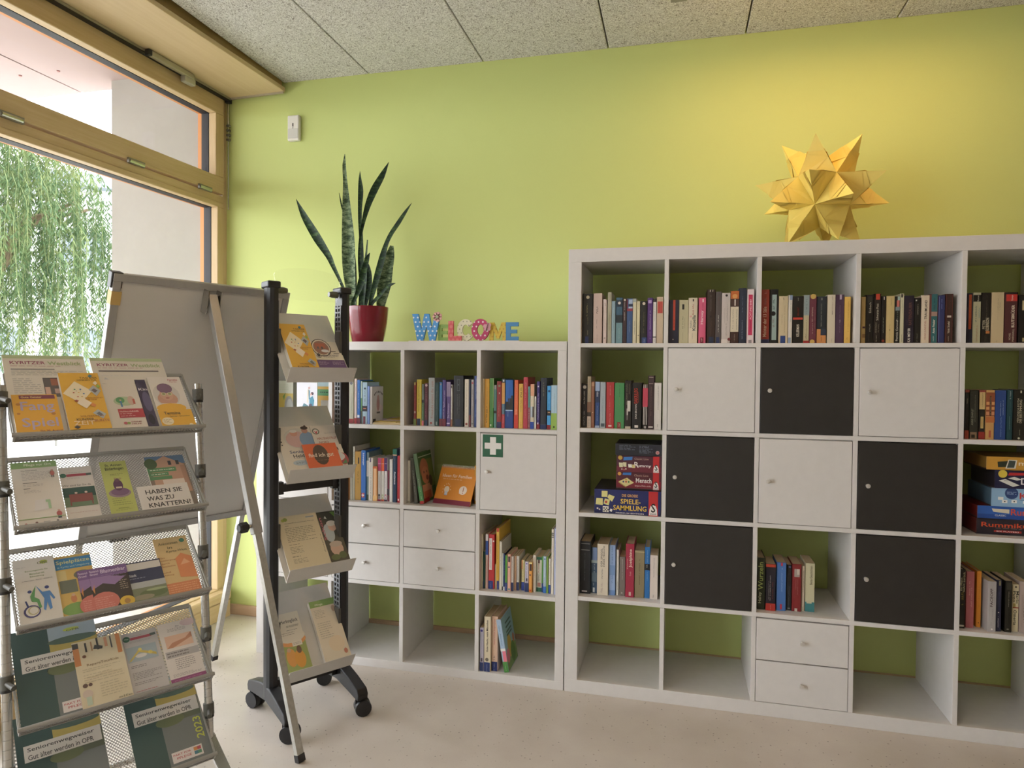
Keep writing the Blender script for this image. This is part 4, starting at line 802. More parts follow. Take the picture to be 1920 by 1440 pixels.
for i, (x, y, z, w, d_, th, rz, hx, lb) in enumerate(((.195, .02, 0, .13, .2, .008, 4, 'c9b48a', 'cream pamphlet lying lowest in front of the upright books'), (.18, .05, .0085, .12, .19, .003, -7, 'cdb266', 'yellow pamphlet lying on the cream pamphlet'),
        (.2, .10, .012, .12, .2, .003, 9, 'b5a7b8', 'lilac leaflet lying on the yellow pamphlet'), (.215, .12, .0155, .1, .18, .003, -4, 'b89c3c', 'mustard leaflet topmost of the flat pamphlets'))):
    P = thing('pamphlet', lb, 'pamphlet', Matrix.Translation((cx+x, y, cz+z)) @ Matrix.Rotation(R(rz), 4, 'Z'), 'pamphlets lying in the plant cube')
    MB().box(0, w, 0, d_, 0, th, mat(hx, .6)).build('sheets', P)
for i, (z, hx, lb) in enumerate(((.019, 'b8b09c', 'pale'), (.030, '2a2c24', 'black'), (.041, 'c8c0a4', 'cream'), (.050, '1e201c', 'dark'), (.059, 'aeb0a8', 'grey'))):
    P = thing('booklet', '%s small booklet, %s from the bottom of the tiny stack' % (lb, ORD[i]), 'booklet', loc=(cx+.29, .17, cz+z), group='tiny stacked booklets')
    MB().box(0, .042, 0, .12, 0, .0085, mat(hx, .5)).build('cover', P)
# first column: leaflets behind the magazine rack
cx, cz = org('S', 1, 1)
slab('postcard', cx+.155, .03, cz, .106, .185, .002, 'dcdde6', 'b 0 1 0 .2 8cc0c4;t .05 .95 .12 .06 24606c #bewusstElternSein;g 3f8ca8 .62 .36 .8 .34 .86 .55 .78 .66 .62 .6;g 4c7c8c .2 .3 .35 .48 .55 .42 .6 .34 .35 .36;g 84b4ac .4 .3 .62 .38 .8 .35 .75 .28;c .76 .72 .07 4c3444;c .7 .7 .045 d8a8a0;c .68 .42 .08 3c3450;b .6 .64 .58 .8 3f8ca8;c .61 .86 .05 d8b0a8;g ddd4c0 .5 .5 .52 .82 .58 .82 .56 .48;c .17 .3 .04 d89ca4', 'white card with a drawing of a sitting parent, between the black uprights', 'card')
slab('leaflet', cx+.012, .10, cz, .08, .19, .003, 'c4c6b4', 'b 0 1 0 .68 b8a24c;e .72 .36 .3 .26 8c8c84;e .75 .34 .2 .2 a8a8a0;g 5c7c34 .3 .6 .5 .7 .4 .5;l .1 .7 .76 .92 4 b0b8a0;e .8 .2 .2 .12 3c3428', 'leaflet with a grey oval on yellow, leaning at the left cube side', 'leaflet')
slab('leaflet', cx+.2, .14, cz, .12, .2, .004, 'c49a34', 'b 0 1 .82 1 9cb4b8;b 0 1 .6 .75 4c8c54;l .1 .9 .64 .72 1 1c3c24;b 0 1 .75 .8 c8a040', 'yellow and green leaflet standing behind the white card', 'leaflet')
slab('leaflet', cx+.245, .09, cz, .085, .1, .002, 'd8d4c8', 'l .1 .9 .5 .6 1 6c6c64;l .2 .8 .3 .36 1 8c8c84', 'small white leaflet right of the white card', 'leaflet')

# ================================================================== board games
def game(x0, x1, y, z0, z1, dep, hx, items, label, group, side=None):
    w = x1-x0; h = z1-z0
    B = thing('game_box', label, 'game box', loc=(x0, y, z0), group=group); M = mat(side or hx, .4)
    MB().box(0, w, 0, dep, 0, h*.18, mat('4c3c38', .5)).build('tray', B)
    MB().box(-.001, w+.001, -.001, dep+.001, h*.19 if False else .004, h-.0006, M).build('lid', B, bevel=.001)
    paint(('b 0 1 0 1 %s;' % hx if side else '')+items, w, h, B, 0, 0, -.001, False, .35)
    return B
cx, cz = org('T', 3, 1); G = 'game boxes stacked in the left cube'
SIGN = ';b .83 .97 0 1 b8282c;g e6e2de %s 0 %s .22 %s .38 %s .46 %s .46 %s .38 %s .22 %s 0;T %s %s %s %s 1c1c1c S'
def schmidt(a):   # publisher's white bell with a black S on red
    c = a+.07; xs = (a+.008, a+.015, a+.035, c, c, a+.105, a+.125, a+.132)
    return ';b %.3f %.3f 0 1 b92a2e;g e6e2de %.3f .03 %.3f .28 %.3f .42 %.3f .47 %.3f .47 %.3f .42 %.3f .28 %.3f .03;t %.3f %.3f .33 .36 17181a S;t %.3f %.3f .09 .08 5c5c64 Schmidt' % ((a, a+.14)+xs+(c-.032, c+.032, a+.02, a+.12))
game(.054+.063, .054+.332, .012, cz, cz+.1005, .27, '1f2760', 'b 0 1 0 .1 161c4c;t .42 .66 .78 .11 d8a65c DIE GROSSE;t .40 .70 .54 .2 e4c04c SPIELE-;t .29 .79 .27 .21 e4c04c SAMMLUNG;t .33 .75 .06 .05 e0dce0 PREMIUM EDITION;g d8d08c .11 .68 .11 .93 .2 .93 .2 .68;g d8d08c .02 .36 .03 .62 .13 .62 .13 .34;g d8d08c .2 .66 .22 .8 .31 .72 .27 .5;g d8d08c .14 .4 .16 .62 .24 .58 .22 .34;c .18 .48 .02 b8503c;g e0dcd0 .13 .06 .13 .3 .22 .3 .22 .06;b .14 .16 .08 .13 202020;b .18 .2 .08 .13 202020;b .16 .18 .14 .19 202020;b .2 .22 .14 .19 202020;b .14 .16 .2 .25 202020;b .18 .2 .2 .25 202020;c .05 .2 .014 d8d0c0;c .08 .16 .012 d8d0c0;g e8e4e0 .235 .12 .25 .22 .28 .18 .265 .08'+schmidt(.82), 'large blue game box with yellow capitals, lowest of the left stack', G, side='2a2430')
game(.054+.150, .054+.331, .04, cz+.1012, cz+.1722, .2, '7c2030', 'b 0 1 .5 1 54202c;t .4 .72 .82 .12 a8887c Classic Line;t .44 .79 .53 .28 ece4e0 Mensch;t .42 .78 .2 .12 d8b4b0 ärgere Dich nicht;g d8cc90 .05 .42 .24 .66 .4 .38 .22 .14;g a89050 .05 .42 .22 .14 .22 .08 .05 .36;c .22 .42 .02 a83430;c .28 .42 .02 3c7c48;c .16 .42 .02 2c3c6c;c .22 .55 .02 c8a030;c .07 .88 .04 d8a04c;g 3c78c0 .14 .82 .15 .95 .34 .98 .33 .82'+schmidt(.82), 'red game box with a drawn game board, second lowest of the left stack', G)
game(.054+.151, .054+.331, .035, cz+.1728, cz+.2408, .2, '4c2030', 'b 0 1 0 .35 6c2434;t .4 .72 .82 .12 a8887c Classic Line;t .47 .78 .36 .17 ece4e0 ummy;t .4 .5 .46 .34 ece4e0 R;g d8d4b0 .06 .28 .05 .55 .14 .55 .14 .28;g d8d4b0 .15 .32 .14 .58 .22 .58 .22 .3;g e8e4d8 .27 .28 .26 .48 .34 .48 .35 .28;g d8c88c .35 .25 .35 .46 .41 .46 .42 .25;c .12 .16 .015 e0dcd0;c .17 .14 .015 d87c70;c .21 .18 .015 e0dcd0;c .08 .86 .05 c8a44c;g 3c78c0 .15 .7 .16 .9 .36 .94 .35 .74'+schmidt(.82), 'maroon game box with playing cards, second from the top of the left stack', G)
game(.054+.146, .054+.331, .033, cz+.2414, cz+.2894, .2, '22242e', 'l .08 .44 .45 .9 4 6c7484;l .52 .82 .2 .9 6 6c7484;c .92 .32 .04 c8a8a4;c .92 .32 .03 b87070', 'black game box with small print, topmost of the left stack', G, side='2b2b2e')
cx, cz = org('T', 3, 5); G = 'game boxes stacked in the right cube'
game(cx+.066, cx+.325, .05, cz, cz+.0585, .24, '26222c', 't .06 .72 .62 .3 d2502f Rummikub;l .24 .68 .4 .44 1 a8a09c;b .22 .56 .16 .29 a82c2c;t .25 .53 .225 .08 e8dcd8 SIX PLAYERS;g d8cca8 .78 .38 .84 .12 .92 .25 .86 .5', 'black game box reading six players, lowest of the right stack', G, side='6c2824')
game(cx+.068, cx+.325, .05, cz+.059, cz+.1055, .24, '2f5fb0', 'b 0 1 0 .35 234a94;t .42 .98 .58 .5 d2502f Rummikub;t .22 .36 .28 .14 d8dce8 CLASSIC;g d8d0b8 .18 .8 .2 .55 .4 .45 .4 .78;l .6 .95 .24 .3 1 d8dce8', 'blue game box, second lowest of the right stack', G, side='6c2020')
game(cx+.110, cx+.325, .045, cz+.106, cz+.1735, .2, '8fb4d4', 't .42 .92 .62 .34 c83a34 Kniffel;l .42 .9 .36 .42 1 3c5c8c;c .3 .74 .1 2c4478;l .23 .37 .66 .84 3 a8c0e0;g e8e8e4 .1 .36 .1 .52 .18 .52 .18 .36;g e8e8e4 .16 .2 .16 .36 .24 .36 .24 .2;g e8e8e4 .3 .22 .3 .38 .38 .38 .38 .22;g e8e8e4 .47 .2 .47 .36 .55 .36 .55 .2;g e8e8e4 .6 .16 .6 .32 .68 .32 .68 .16;c .2 .28 .012 202020;c .34 .3 .012 202020;c .5 .28 .012 202020;c .64 .24 .012 202020', 'light blue game box with dice, middle of the right stack', G, side='4c6478')
game(cx+.118, cx+.325, .04, cz+.174, cz+.240, .2, '1f2040', 't .4 .98 .42 .36 e8e4e4 Domino;t .62 .98 .78 .12 a8a0a0 Classic Line;c .12 .8 .07 d8c04c;g b82c30 .2 .72 .22 .88 .54 .9 .52 .76;g d8d8d0 .06 .42 .16 .52 .38 .2 .28 .1;g d8d8d0 .2 .56 .3 .66 .42 .52 .34 .46;b .14 .2 .42 .44 202020', 'dark blue game box with domino tiles, second from the top of the right stack', G, side='26222a')
game(cx+.092, cx+.325, .045, cz+.2405, cz+.2885, .2, 'c9963c', 't .44 .98 .44 .34 ecdcc0 memory;g 2c3428 .16 .2 .15 .62 .3 .7 .31 .24;g d8d4c8 .26 .12 .3 .8 .42 .78 .4 .14;g 3c4844 .28 .18 .31 .74 .4 .72 .38 .2', 'yellow game box with small photographs, topmost of the right stack', G, side='8c6c34')

# ================================================================== on top of the cases
# WELCOME sign
ws = thing('welcome_sign', 'wooden welcome sign of patterned letters on a white base', 'sign', loc=(-.745, .10, 1.47))
MB().box(0, .52, -.02, .035, 0, .007, mat('e2dcd0', .5)).build('base_board', ws, bevel=.001)
MB().box(.5, .548, -.012, .03, 0, .005, mat('d8d2c0', .5)).build('base_tab', ws)
def m_dots(name, base, dot, pitch, r_, rows=True):
    k = NT(name, .5); v = k.coords((1/pitch, 1/pitch, 1/pitch)); sp = k.n('ShaderNodeSeparateXYZ'); k.l(v, sp.inputs[0])
    row = k.math('FLOOR', sp.outputs[2]); sh = k.math('MULTIPLY', k.math('MODULO', row, 2.), .5)
    fx = k.math('SUBTRACT', k.math('FRACT', k.math('ADD', sp.outputs[0], sh)), .5); fz = k.math('SUBTRACT', k.math('FRACT', sp.outputs[2]), .5)
    d_ = k.math('SQRT', k.math('ADD', k.math('MULTIPLY', fx, fx), k.math('MULTIPLY', fz, fz)))
    k.color(k.mix(k.math('LESS_THAN', d_, r_), base, dot)); return k.M
GLYPH = {'W': [(0, 1), (.22, 1), (.33, .42), (.43, 1), (.6, 1), (.70, .42), (.80, 1), (1, 1), (.82, 0), (.62, 0), (.515, .55), (.40, 0), (.18, 0)],
 'M': [(0, 0), (.06, 1), (.28, 1), (.5, .45), (.72, 1), (.94, 1), (1, 0), (.78, 0), (.74, .58), (.58, .12), (.42, .12), (.26, .58), (.22, 0)],
 'E': [(0, 0), (0, 1), (1, 1), (1, .78), (.36, .78), (.36, .6), (.88, .6), (.88, .4), (.36, .4), (.36, .22), (1, .22), (1, 0)],
 'L': [(0, 0), (0, 1), (.38, 1), (.38, .25), (1, .25), (1, 0)]}
def letter(ch, x0, x1, h, M, y=0.):
    g = MB(); w = x1-x0
    if ch in GLYPH: g.prism([(x0+a*w, .007+c*h) for a, c in GLYPH[ch]], -.006, .006, M)
    else:
        n = 32; a0, a1 = (0, 2*math.pi) if ch == 'O' else (R(38), R(322)); t = .31; cx_, cz_ = x0+w/2, .007+h/2; k = n+1; vs = []
        for i in range(k):
            a = a0+(a1-a0)*i/n
            for rr in (1., 1-2*t):
                for yy in (-.006, .006): vs.append((cx_+w/2*rr*math.cos(a), yy, cz_+h/2*(rr if rr == 1 else 1-2*t*.82)*math.sin(a)))
        fs = []
        for i in range(n):
            p, q_ = i*4, i*4+4
            fs += [(p, p+2, q_+2, q_), (p+1, q_+1, q_+3, p+3), (p, q_, q_+1, p+1), (p+2, p+3, q_+3, q_+2)]
        if ch == 'C': fs += [(0, 1, 3, 2), (4*n, 4*n+2, 4*n+3, 4*n+1)]
        g.add(vs, fs, M)
    o = g.build('letter', ws); o.location = (0, y, 0); return o
q = .000301
def X_(a): return (a-35)*q
letter('W', X_(80), X_(530), .122, m_dots('blue_white_dots', '4a90cc', 'dfe6ea', .0205, .2), -.004)
letter('E', X_(480), X_(640), .074, m_dots('pale_green_pattern', '90b862', '9cc06c', .008, .3), .012)
letter('L', X_(655), X_(862), .089, m_dots('salmon_flowers', 'cf5a5e', 'd87a78', .02, .36), -.002)
letter('C', X_(785), X_(1050), .097, m_dots('cream_grey_hearts', 'dcd8bc', '9c9a84', .017, .17), .006)
letter('O', X_(1022), X_(1292), .097, m_dots('pink_white_dots', 'b83a66', 'e6d8dc', .02, .2), -.006)
letter('M', X_(1285), X_(1548), .081, m_dots('yellow_flowers', 'd8bc48', 'c8a040', .017, .25), .004)
letter('E', X_(1545), X_(1732), .081, mat('4a86b8', .5), -.003)
b = MB(); fx, fz = X_(487), .115
for k in range(7):
    a = k*.8976+.4; b.lathe([(.0001, .004), (.009, .004), (.0095, 0), (.0001, 0)], mat('d4a09a', .5), 12, Matrix.Translation((fx+.0135*math.cos(a), -.01, fz+.0135*math.sin(a))) @ Matrix.Rotation(R(90), 4, 'X'))
b.lathe([(.0001, .006), (.006, .006), (.007, 0), (.0001, 0)], mat('a8b890', .5), 12, Matrix.Translation((fx, -.011, fz)) @ Matrix.Rotation(R(90), 4, 'X')); tag(b.build('flower', ws), 'pink wooden flower')
b = MB(); bx_, bz_ = X_(1262), .065
for dx, dz, r_ in ((-.008, .006, .009), (.009, .01, .011), (-.006, -.008, .007), (.01, -.006, .008)):
    b.lathe([(.0001, .003), (r_, .003), (r_, 0), (.0001, 0)], mat('cf9aa4', .5), 12, Matrix.Translation((bx_+dx, -.013, bz_+dz)) @ Matrix.Rotation(R(90), 4, 'X'))
b.tube([(bx_-.004, -.017, bz_-.014), (bx_+.006, -.017, bz_+.018)], .002, mat('7c5c60', .5), 6); tag(b.build('butterfly', ws), 'pink wooden butterfly')
# plant
LEAVES = [[[[-0.073,0.185,0.011],[-0.104,0.247,0.015],[-0.128,0.298,0.017],[-0.161,0.364,0.024],[-0.185,0.415,0.035],[-0.233,0.486,0.05],[-0.274,0.549,0.048],[-0.315,0.616,0.034],[-0.352,0.691,0.002]],-0.03],[[[-0.055,0.185,0.031],[-0.065,0.282,0.05],[-0.07,0.368,0.059],[-0.07,0.469,0.06],[-0.073,0.569,0.048],[-0.076,0.655,0.035],[-0.079,0.748,0.02],[-0.082,0.827,0.016],[-0.076,0.876,0.002]],-0.05],[[[-0.049,0.185,0.02],[-0.044,0.353,0.021],[-0.049,0.497,0.02],[-0.056,0.583,0.019],[-0.058,0.654,0.021],[-0.056,0.733,0.027],[-0.061,0.79,0.015],[-0.062,0.833,0.001]],0.02],[[[-0.05,0.354,0.011],[-0.074,0.526,0.013],[-0.098,0.606,0.011],[-0.114,0.65,0.008],[-0.124,0.708,0.002]],-0.03],[[[-0.025,0.185,0.013],[-0.042,0.353,0.016],[-0.043,0.468,0.015],[-0.031,0.553,0.014],[-0.004,0.652,0.028],[0.03,0.728,0.038],[0.068,0.789,0.031],[0.104,0.854,0.002]],0],[[[0.021,0.184,0.019],[0.052,0.294,0.034],[0.082,0.393,0.036],[0.105,0.463,0.026],[0.131,0.511,0.028],[0.165,0.555,0.03],[0.203,0.606,0.021],[0.236,0.647,0.002]],-0.02],[[[0.006,0.184,0.017],[0.018,0.28,0.026],[0.028,0.359,0.02],[0.039,0.415,0.011],[0.049,0.47,0.006]],-0.06],[[[0.052,0.187,0.039],[0.066,0.279,0.059],[0.076,0.357,0.054],[0.09,0.421,0.039],[0.098,0.471,0.015]],0.03],[[[0.045,0.18,0.02],[0.091,0.219,0.023],[0.121,0.246,0.02],[0.152,0.265,0.018],[0.181,0.271,0.003]],-0.05],[[[-0.025,0.185,0.023],[-0.014,0.26,0.04],[-0.014,0.324,0.041],[-0.022,0.374,0.027],[-0.037,0.414,0.003]],0.02],[[[-0.041,0.185,0.018],[-0.018,0.22,0.02],[0.002,0.252,0.027],[0.021,0.295,0.026],[0.051,0.379,0.019],[0.07,0.407,0.003]],-0.07]]
pl = thing('potted_plant', 'snake plant in a glossy red pot on the low bookcase', 'plant', loc=(-.995, .18, 1.47))
REDP = m_speck('red_glazed_ceramic', '741828', '7a1c2a', 8, .12)
b = MB(); b.lathe([(.0001, 0), (.07, 0), (.073, .004), (.083, .05), (.091, .1), (.0955, .15), (.097, .168), (.0965, .172), (.093, .172), (.0915, .165), (.088, .12)], REDP, 40); b.build('pot', pl, True)
b = MB(); b.lathe([(.0001, .152), (.09, .15)], m_speck('potting_soil', '3a2c20', '2a2018', 90, .95), 24); b.build('soil', pl)
def m_snake(name, a, c, e):
    k = NT(name, .55, 0, .2); v = k.coords((26, 26, 60)); w = k.noise(v, 1.2, 5, .7)
    k.color(k.ramp(w, [(.4, a), (.52, c), (.64, e)])); return k.M
SN = m_snake('snake_leaf_dark', '16261a', '223820', '415a30'); SN2 = m_snake('snake_leaf_mottled', '2a3c26', '5c7050', '8c9a78')
rg = random.Random(3)
for i, (pts, dy) in enumerate(LEAVES):
    vs = []; fs = []; n = len(pts); M = SN2 if i in (1, 7) else SN
    pts2 = [(pts[0][0], .15, pts[0][2]*.8)]+[tuple(p) for p in pts]; n = len(pts2)
    # smooth: subdivide twice with Catmull-Rom
    def cr(p0, p1, p2, p3, t): return tuple(.5*((2*b_)+(-a_+c_)*t+(2*a_-5*b_+4*c_-d_)*t*t+(-a_+3*b_-3*c_+d_)*t**3) for a_, b_, c_, d_ in zip(p0, p1, p2, p3))
    sm = []
    for k in range(n-1):
        for t in (0, .33, .66): sm.append(cr(pts2[max(k-1, 0)], pts2[k], pts2[k+1], pts2[min(k+2, n-1)], t))
    sm.append(pts2[-1]); n = len(sm)
    ph = rg.uniform(-.4, .4)
    for k, (x, z, w) in enumerate(sm):
        t = k/(n-1); y = max(-.06, min(.06, dy*.9))*(1-t)+dy*t*1.8
        q0, q1 = sm[max(k-1, 0)], sm[min(k+1, n-1)]; tx, tz = q1[0]-q0[0], q1[1]-q0[1]; ln = math.hypot(tx, tz) or 1; tx, tz = tx/ln, tz/ln
        w = max(w, .0012)*1.1*max(.75, tz); fold = w*.22; a = ph*(1+.9*t); sa = w*math.sin(a)*.6
        if z < .18 and abs(x) > .075: x = math.copysign(.075, x)
        for s_, off in ((-.5, 0), (-.2, fold*.8), (.2, fold*.8), (.5, 0), (.2, fold*.8+.0025*(w > .004)), (-.2, fold*.8+.0025*(w > .004))):
            vs.append((x+s_*w*tz, y+off+s_*sa, z-s_*w*tx))
    for k in range(n-1):
        for j in range(6): fs.append((k*6+j, k*6+(j+1) % 6, (k+1)*6+(j+1) % 6, (k+1)*6+j))
    fs.append(tuple(range(6))[::-1]); fs.append(tuple(range((n-1)*6, n*6)))
    b = MB(); b.add(vs, fs, M); b.build('leaf', pl, True)
# folded paper star
def star():
    ph = (1+5**.5)/2; V = []
    for a in (-1, 1):
        for c in (-ph, ph): V += [Vector((0, a, c)), Vector((a, c, 0)), Vector((c, 0, a))]
    V = [v.normalized() for v in V]
    w = Vector((1.336, -.897, -.125)); Q = Matrix.Rotation(w.length, 3, w.normalized())
    st = thing('paper_star', 'large folded yellow paper star on the tall bookcase', 'decoration', loc=(.987, .12, 2.057))
    M = m_speck('yellow_craft_paper', 'efd872', 'f1dc78', 20, .55); M2 = m_speck('yellow_paper_flap', 'ead06a', 'edd470', 20, .55)
    rv, Ra = .130, .2500
    for i in range(12):
        for j in range(i+1, 12):
            for k in range(j+1, 12):
                if max((V[i]-V[j]).length, (V[i]-V[k]).length, (V[j]-V[k]).length) > 1.06: continue
                tri = [Q @ V[q]*rv for q in (i, j, k)]; ap = (Q @ (V[i]+V[j]+V[k])).normalized()*Ra
                c = sum(tri, Vector())/3
                if (tri[1]-tri[0]).cross(tri[2]-tri[0]).dot(c) < 0: tri = [tri[0], tri[2], tri[1]]
                b = MB()
                b.add([tri[0], tri[1], tri[2], ap], [(0, 1, 3), (1, 2, 3), (2, 0, 3), (2, 1, 0)], M)
                for q in range(3):       # folded-in flaps: thin pockets with a visible paper edge
                    A, B_ = tri[q], tri[(q+1) % 3]; nrm = (B_-A).cross(ap-A).normalized()
                    m1 = A.lerp(ap, .52); m2_ = B_.lerp(ap, .40); m3 = A.lerp(B_, .42).lerp(ap, .08)
                    lift = nrm*.0032
                    b.add([A, m3+lift*1.2, m2_+lift*.3, m1+lift], [(0, 1, 2, 3)], M2)
                    b.add([m1+nrm*.0004, m2_+nrm*.0004, m2_.lerp(ap, .28)+lift*1.2, m1.lerp(ap, .15)+lift*.6], [(0, 1, 2, 3)], M2)
                b.build('spike', st)
    return st
star()
# motion sensor on the wall
se = thing('motion_sensor', 'small white motion sensor on the green wall', 'sensor', loc=(-1.527, WALL_Y, 2.54))
MB().box(-.034, .034, -.026, 0, 0, .133, mat('e2e0d8', .4)).build('housing', se, bevel=.007)
MB().box(-.029, .029, -.0275, -.025, .012, .062, mat('cfcec8', .3)).build('lens', se, bevel=.003)
b = MB(); b.box(-.003, .003, -.0272, -.0258, .072, .09, mat('2c2c2c', .4)); b.box(-.002, .002, -.0272, -.0258, .063, .067, mat('4c4c4c', .4)); b.build('indicator', se)

# ================================================================== flip chart easel, seen from behind
az, tl_ = .405, .316
e = Vector((math.sin(az), math.cos(az), 0)); n = Vector((math.cos(az), -math.sin(az), 0)); U = Vector((0, 0, 1))
upv = math.cos(tl_)*U+math.sin(tl_)*n; nb = e.cross(upv)      # nb faces the room (the board's back)
FW, FH, FD = .658, .987, .753
FO = Vector((-1.581, -.137, 0))
EM = basis(e, -nb, upv, FO-e*FW)                               # local: x across, z up the board, y away from the room
fl = thing('flip_chart', 'grey flip chart easel seen from behind, standing by the window', 'easel', EM)
BACK = m_speck('grey_board_back', 'c9c7c3', 'cccac6', 5, .5)
MB().box(.015, FW-.015, -.006, .004, FD+.015, FD+FH-.015, BACK).build('board_panel', fl)
for a in ((0, FW, FD+FH-.026, FD+FH), (0, FW, FD, FD+.026)): MB().box(a[0], a[1], -.014, .012, a[2], a[3], ALU).build('frame_rail', fl, bevel=.002)
for x in (0, FW-.026): MB().box(x, x+.026, -.014, .012, FD+.026, FD+FH-.026, ALU).build('frame_stile', fl, bevel=.002)
MB().box(-.006, .03, -.012, .016, FD+FH-.05, FD+FH+.004, mat('3a3a3c', .5)).build('corner_cap', fl, bevel=.003)
MB().box(-.001, .03, -.0155, .013, FD+FH-.105, FD+FH-.06, mat('c2a566', .6)).build('masking_tape', fl)
MB().box(.10, .56, .012, .05, FD-.012, FD+.004, ALU).build('pen_tray', fl, bevel=.002)
MB().box(.12, .19, .01, .045, FD-.03, FD-.012, mat('2c2c2e', .6)).build('board_wiper', fl)
LEG = m_speck('satin_aluminium_leg', 'b5b5b0', 'c2c2bd', 80, .3); LEG.node_tree.nodes['Principled BSDF'].inputs['Metallic'].default_value = .6
for x in (.014, FW-.014):
    g = MB(); g.bar((x, .012, .03), (x, .012, FD+.45), .022, .022, LEG, (1, 0, 0)); lg = g.build('front_leg', fl)
    g = MB(); g.bar((x, .012, .014), (x, .012, .034), .026, .026, mat('2a2a2c', .6), (1, 0, 0)); g.build('foot', lg)
EMi = EM.inverted()
top = EMi @ ((FO-e*FW/2+upv*(FD+FH-.04))+nb*.022); bot = EMi @ Vector((-.792, -.735, .012)); mid = top.lerp(bot, .53)
g = MB(); g.bar(top, mid, .034, .026, ALU, (1, 0, 0)); rl = g.build('rear_leg', fl, bevel=.002)
g = MB(); g.bar(top.lerp(bot, .45), bot, .025, .019, LEG, (1, 0, 0)); g.build('telescopic_tube', rl)
g = MB(); d_ = (bot-top).normalized(); g.bar(bot-d_*.015, bot+d_*.01, .028, .022, mat('2a2a2c', .6), (1, 0, 0)); g.build('foot', rl)
kn = mid-d_*.03; g = MB(); g.tube([kn+Vector((-.012, 0, 0)), kn+Vector((-.03, 0, 0))], .007, STEEL, 10)
g.tube([kn+Vector((-.028, 0, 0)), kn+Vector((-.034, 0, 0)), kn+Vector((-.058, 0, 0)), kn+Vector((-.064, 0, 0))], [.012, .019, .019, .013], BLACKP, 7); tag(g.build('clamp_knob', rl), 'black clamp knob')
for sx in (-.026, .022):
    MB().box(FW/2+sx, FW/2+sx+.004, -.05, -.012, FD+FH-.105, FD+FH-.02, STEEL).build('hinge_bracket', fl, bevel=.001)

# ================================================================== printed leaflets helper
def frame_mat(O, e_, td_): return basis(e_, td_.cross(e_), td_, O)
def paler(h): return '%02x%02x%02x' % tuple(int(c+(255-c)*.16) for c in (int(h[i:i+2], 16) for i in (0, 2, 4)))
def leaflet(rack, tray, O, e_, td_, s0, w, h, hexc, items, name, label, cat, th=.003, h0=.0, rot=0., lift=0.):
    """a leaflet resting in a sloped tray: s0 along the tray, h0 up the slope; lift = height of what lies beneath it"""
    nn = e_.cross(td_); hexc = paler(hexc); items = re.sub(r'\b[0-9a-f]{6}\b', lambda q: paler(q.group()), items)
    Mx = frame_mat(O+e_*s0+td_*h0+nn*(lift+th), e_, td_) @ Matrix.Rotation(rot, 4, 'Y')
    return slab(name, 0, 0, 0, w, h, th, hexc, items, label, cat, rack, Mx, .45, True)

# ================================================================== black magazine rack on castors
az = .61662; e = Vector((math.sin(az), math.cos(az), 0)); n = Vector((math.cos(az), -math.sin(az), 0)); M2 = Vector((-.957, -.416, 0))
RM = basis(e, -n, U, M2)       # local: x along the shelves, -y towards the room
rk = thing('magazine_rack', 'black magazine rack on castors with four grey sloping shelves', 'rack', RM)
SHELF = m_speck('light_grey_sheet_metal', 'cbc9c3', 'cecbc6', 30, .42)
PX = .1445
for s in (-1, 1):
    # upright: rounded outer profile, flat perforated inner face
    prof = [(-s*.016, -.030), (s*.004, -.036), (s*.016, -.030), (s*.022, -.015), (s*.023, 0), (s*.022, .015), (s*.016, .030), (s*.004, .036), (-s*.016, .030)]
    pr = [(PX*s+a, c) for a, c in prof]
    if s > 0: pr = pr[::-1]
    g = MB(); k = len(pr); vs = [(a, c, .10) for a, c in pr]+[(a, c, 1.655) for a, c in pr]
    g.add(vs, [((i+1) % k, i, k+i, k+(i+1) % k) for i in range(k)]+[tuple(range(k)), tuple(range(2*k-1, k-1, -1))], BLACKM)
    po = g.build('upright', rk)
    MB().box(PX*s-.026, PX*s+.024, -.037, .037, 1.645, 1.672, BLACKP).build('end_cap', po, bevel=.006)
    # perforated strip: three straps and rungs leave real square holes
    xi = PX*s-s*.0175; g = MB(); st = mat('75787d', .45)
    for y0, y1 in ((-.026, -.0195), (-.003, .003), (.0195, .026)): g.box(min(xi, xi-s*.0025), max(xi, xi-s*.0025), y0, y1, .2, 1.6, st)
    z = .2
    while z < 1.6:
        g.box(min(xi, xi-s*.0025), max(xi, xi-s*.0025), -.02, .02, z, z+.006, st); z += .0185
    tag(g.build('perforated_strip', po), 'grey strip with two rows of square holes')
    # foot: long low beam that thins towards both ends
    g = MB(); poly = [(-.185, .062), (-.19, .085), (-.178, .105), (-.11, .128), (-.04, .145), (.04, .145), (.11, .128), (.178, .105), (.19, .085), (.185, .062), (.1, .075), (0, .088), (-.1, .075)]
    g.prism([(a, b_) for a, b_ in poly], -.022, .022, BLACKP, Matrix.Translation((PX*s, 0, 0)) @ Matrix.Rotation(R(90), 4, 'Z')); ft = g.build('foot', rk, bevel=.004)
    for q in (-1, 1):
        tw_ = {(-1, -1): 42, (-1, 1): 20, (1, -1): 72, (1, 1): 60}[(s, q)]
        T = Matrix.Translation((PX*s, q*.168, 0)) @ Matrix.Rotation(R(tw_), 4, 'Z')
        g = MB(); g.tube([(0, 0, .045), (0, 0, .075)], .007, BLACKP, 10, T)
        for d_ in (-1, 1):
            x0_, x1_ = (.003, .025) if d_ > 0 else (-.025, -.003)
            g.tube([(x0_, -.008, .0315), (x0_+.003, -.008, .0315), (x1_-.003, -.008, .0315), (x1_, -.008, .0315)], [.0305, .0315, .0315, .0275], BLACKP, 24, T)
        g.box(-.006, .006, -.026, .02, .034, .066, BLACKP, T)
        c_ = g.build('castor', ft, True); tag(c_, 'black twin-wheel castor')
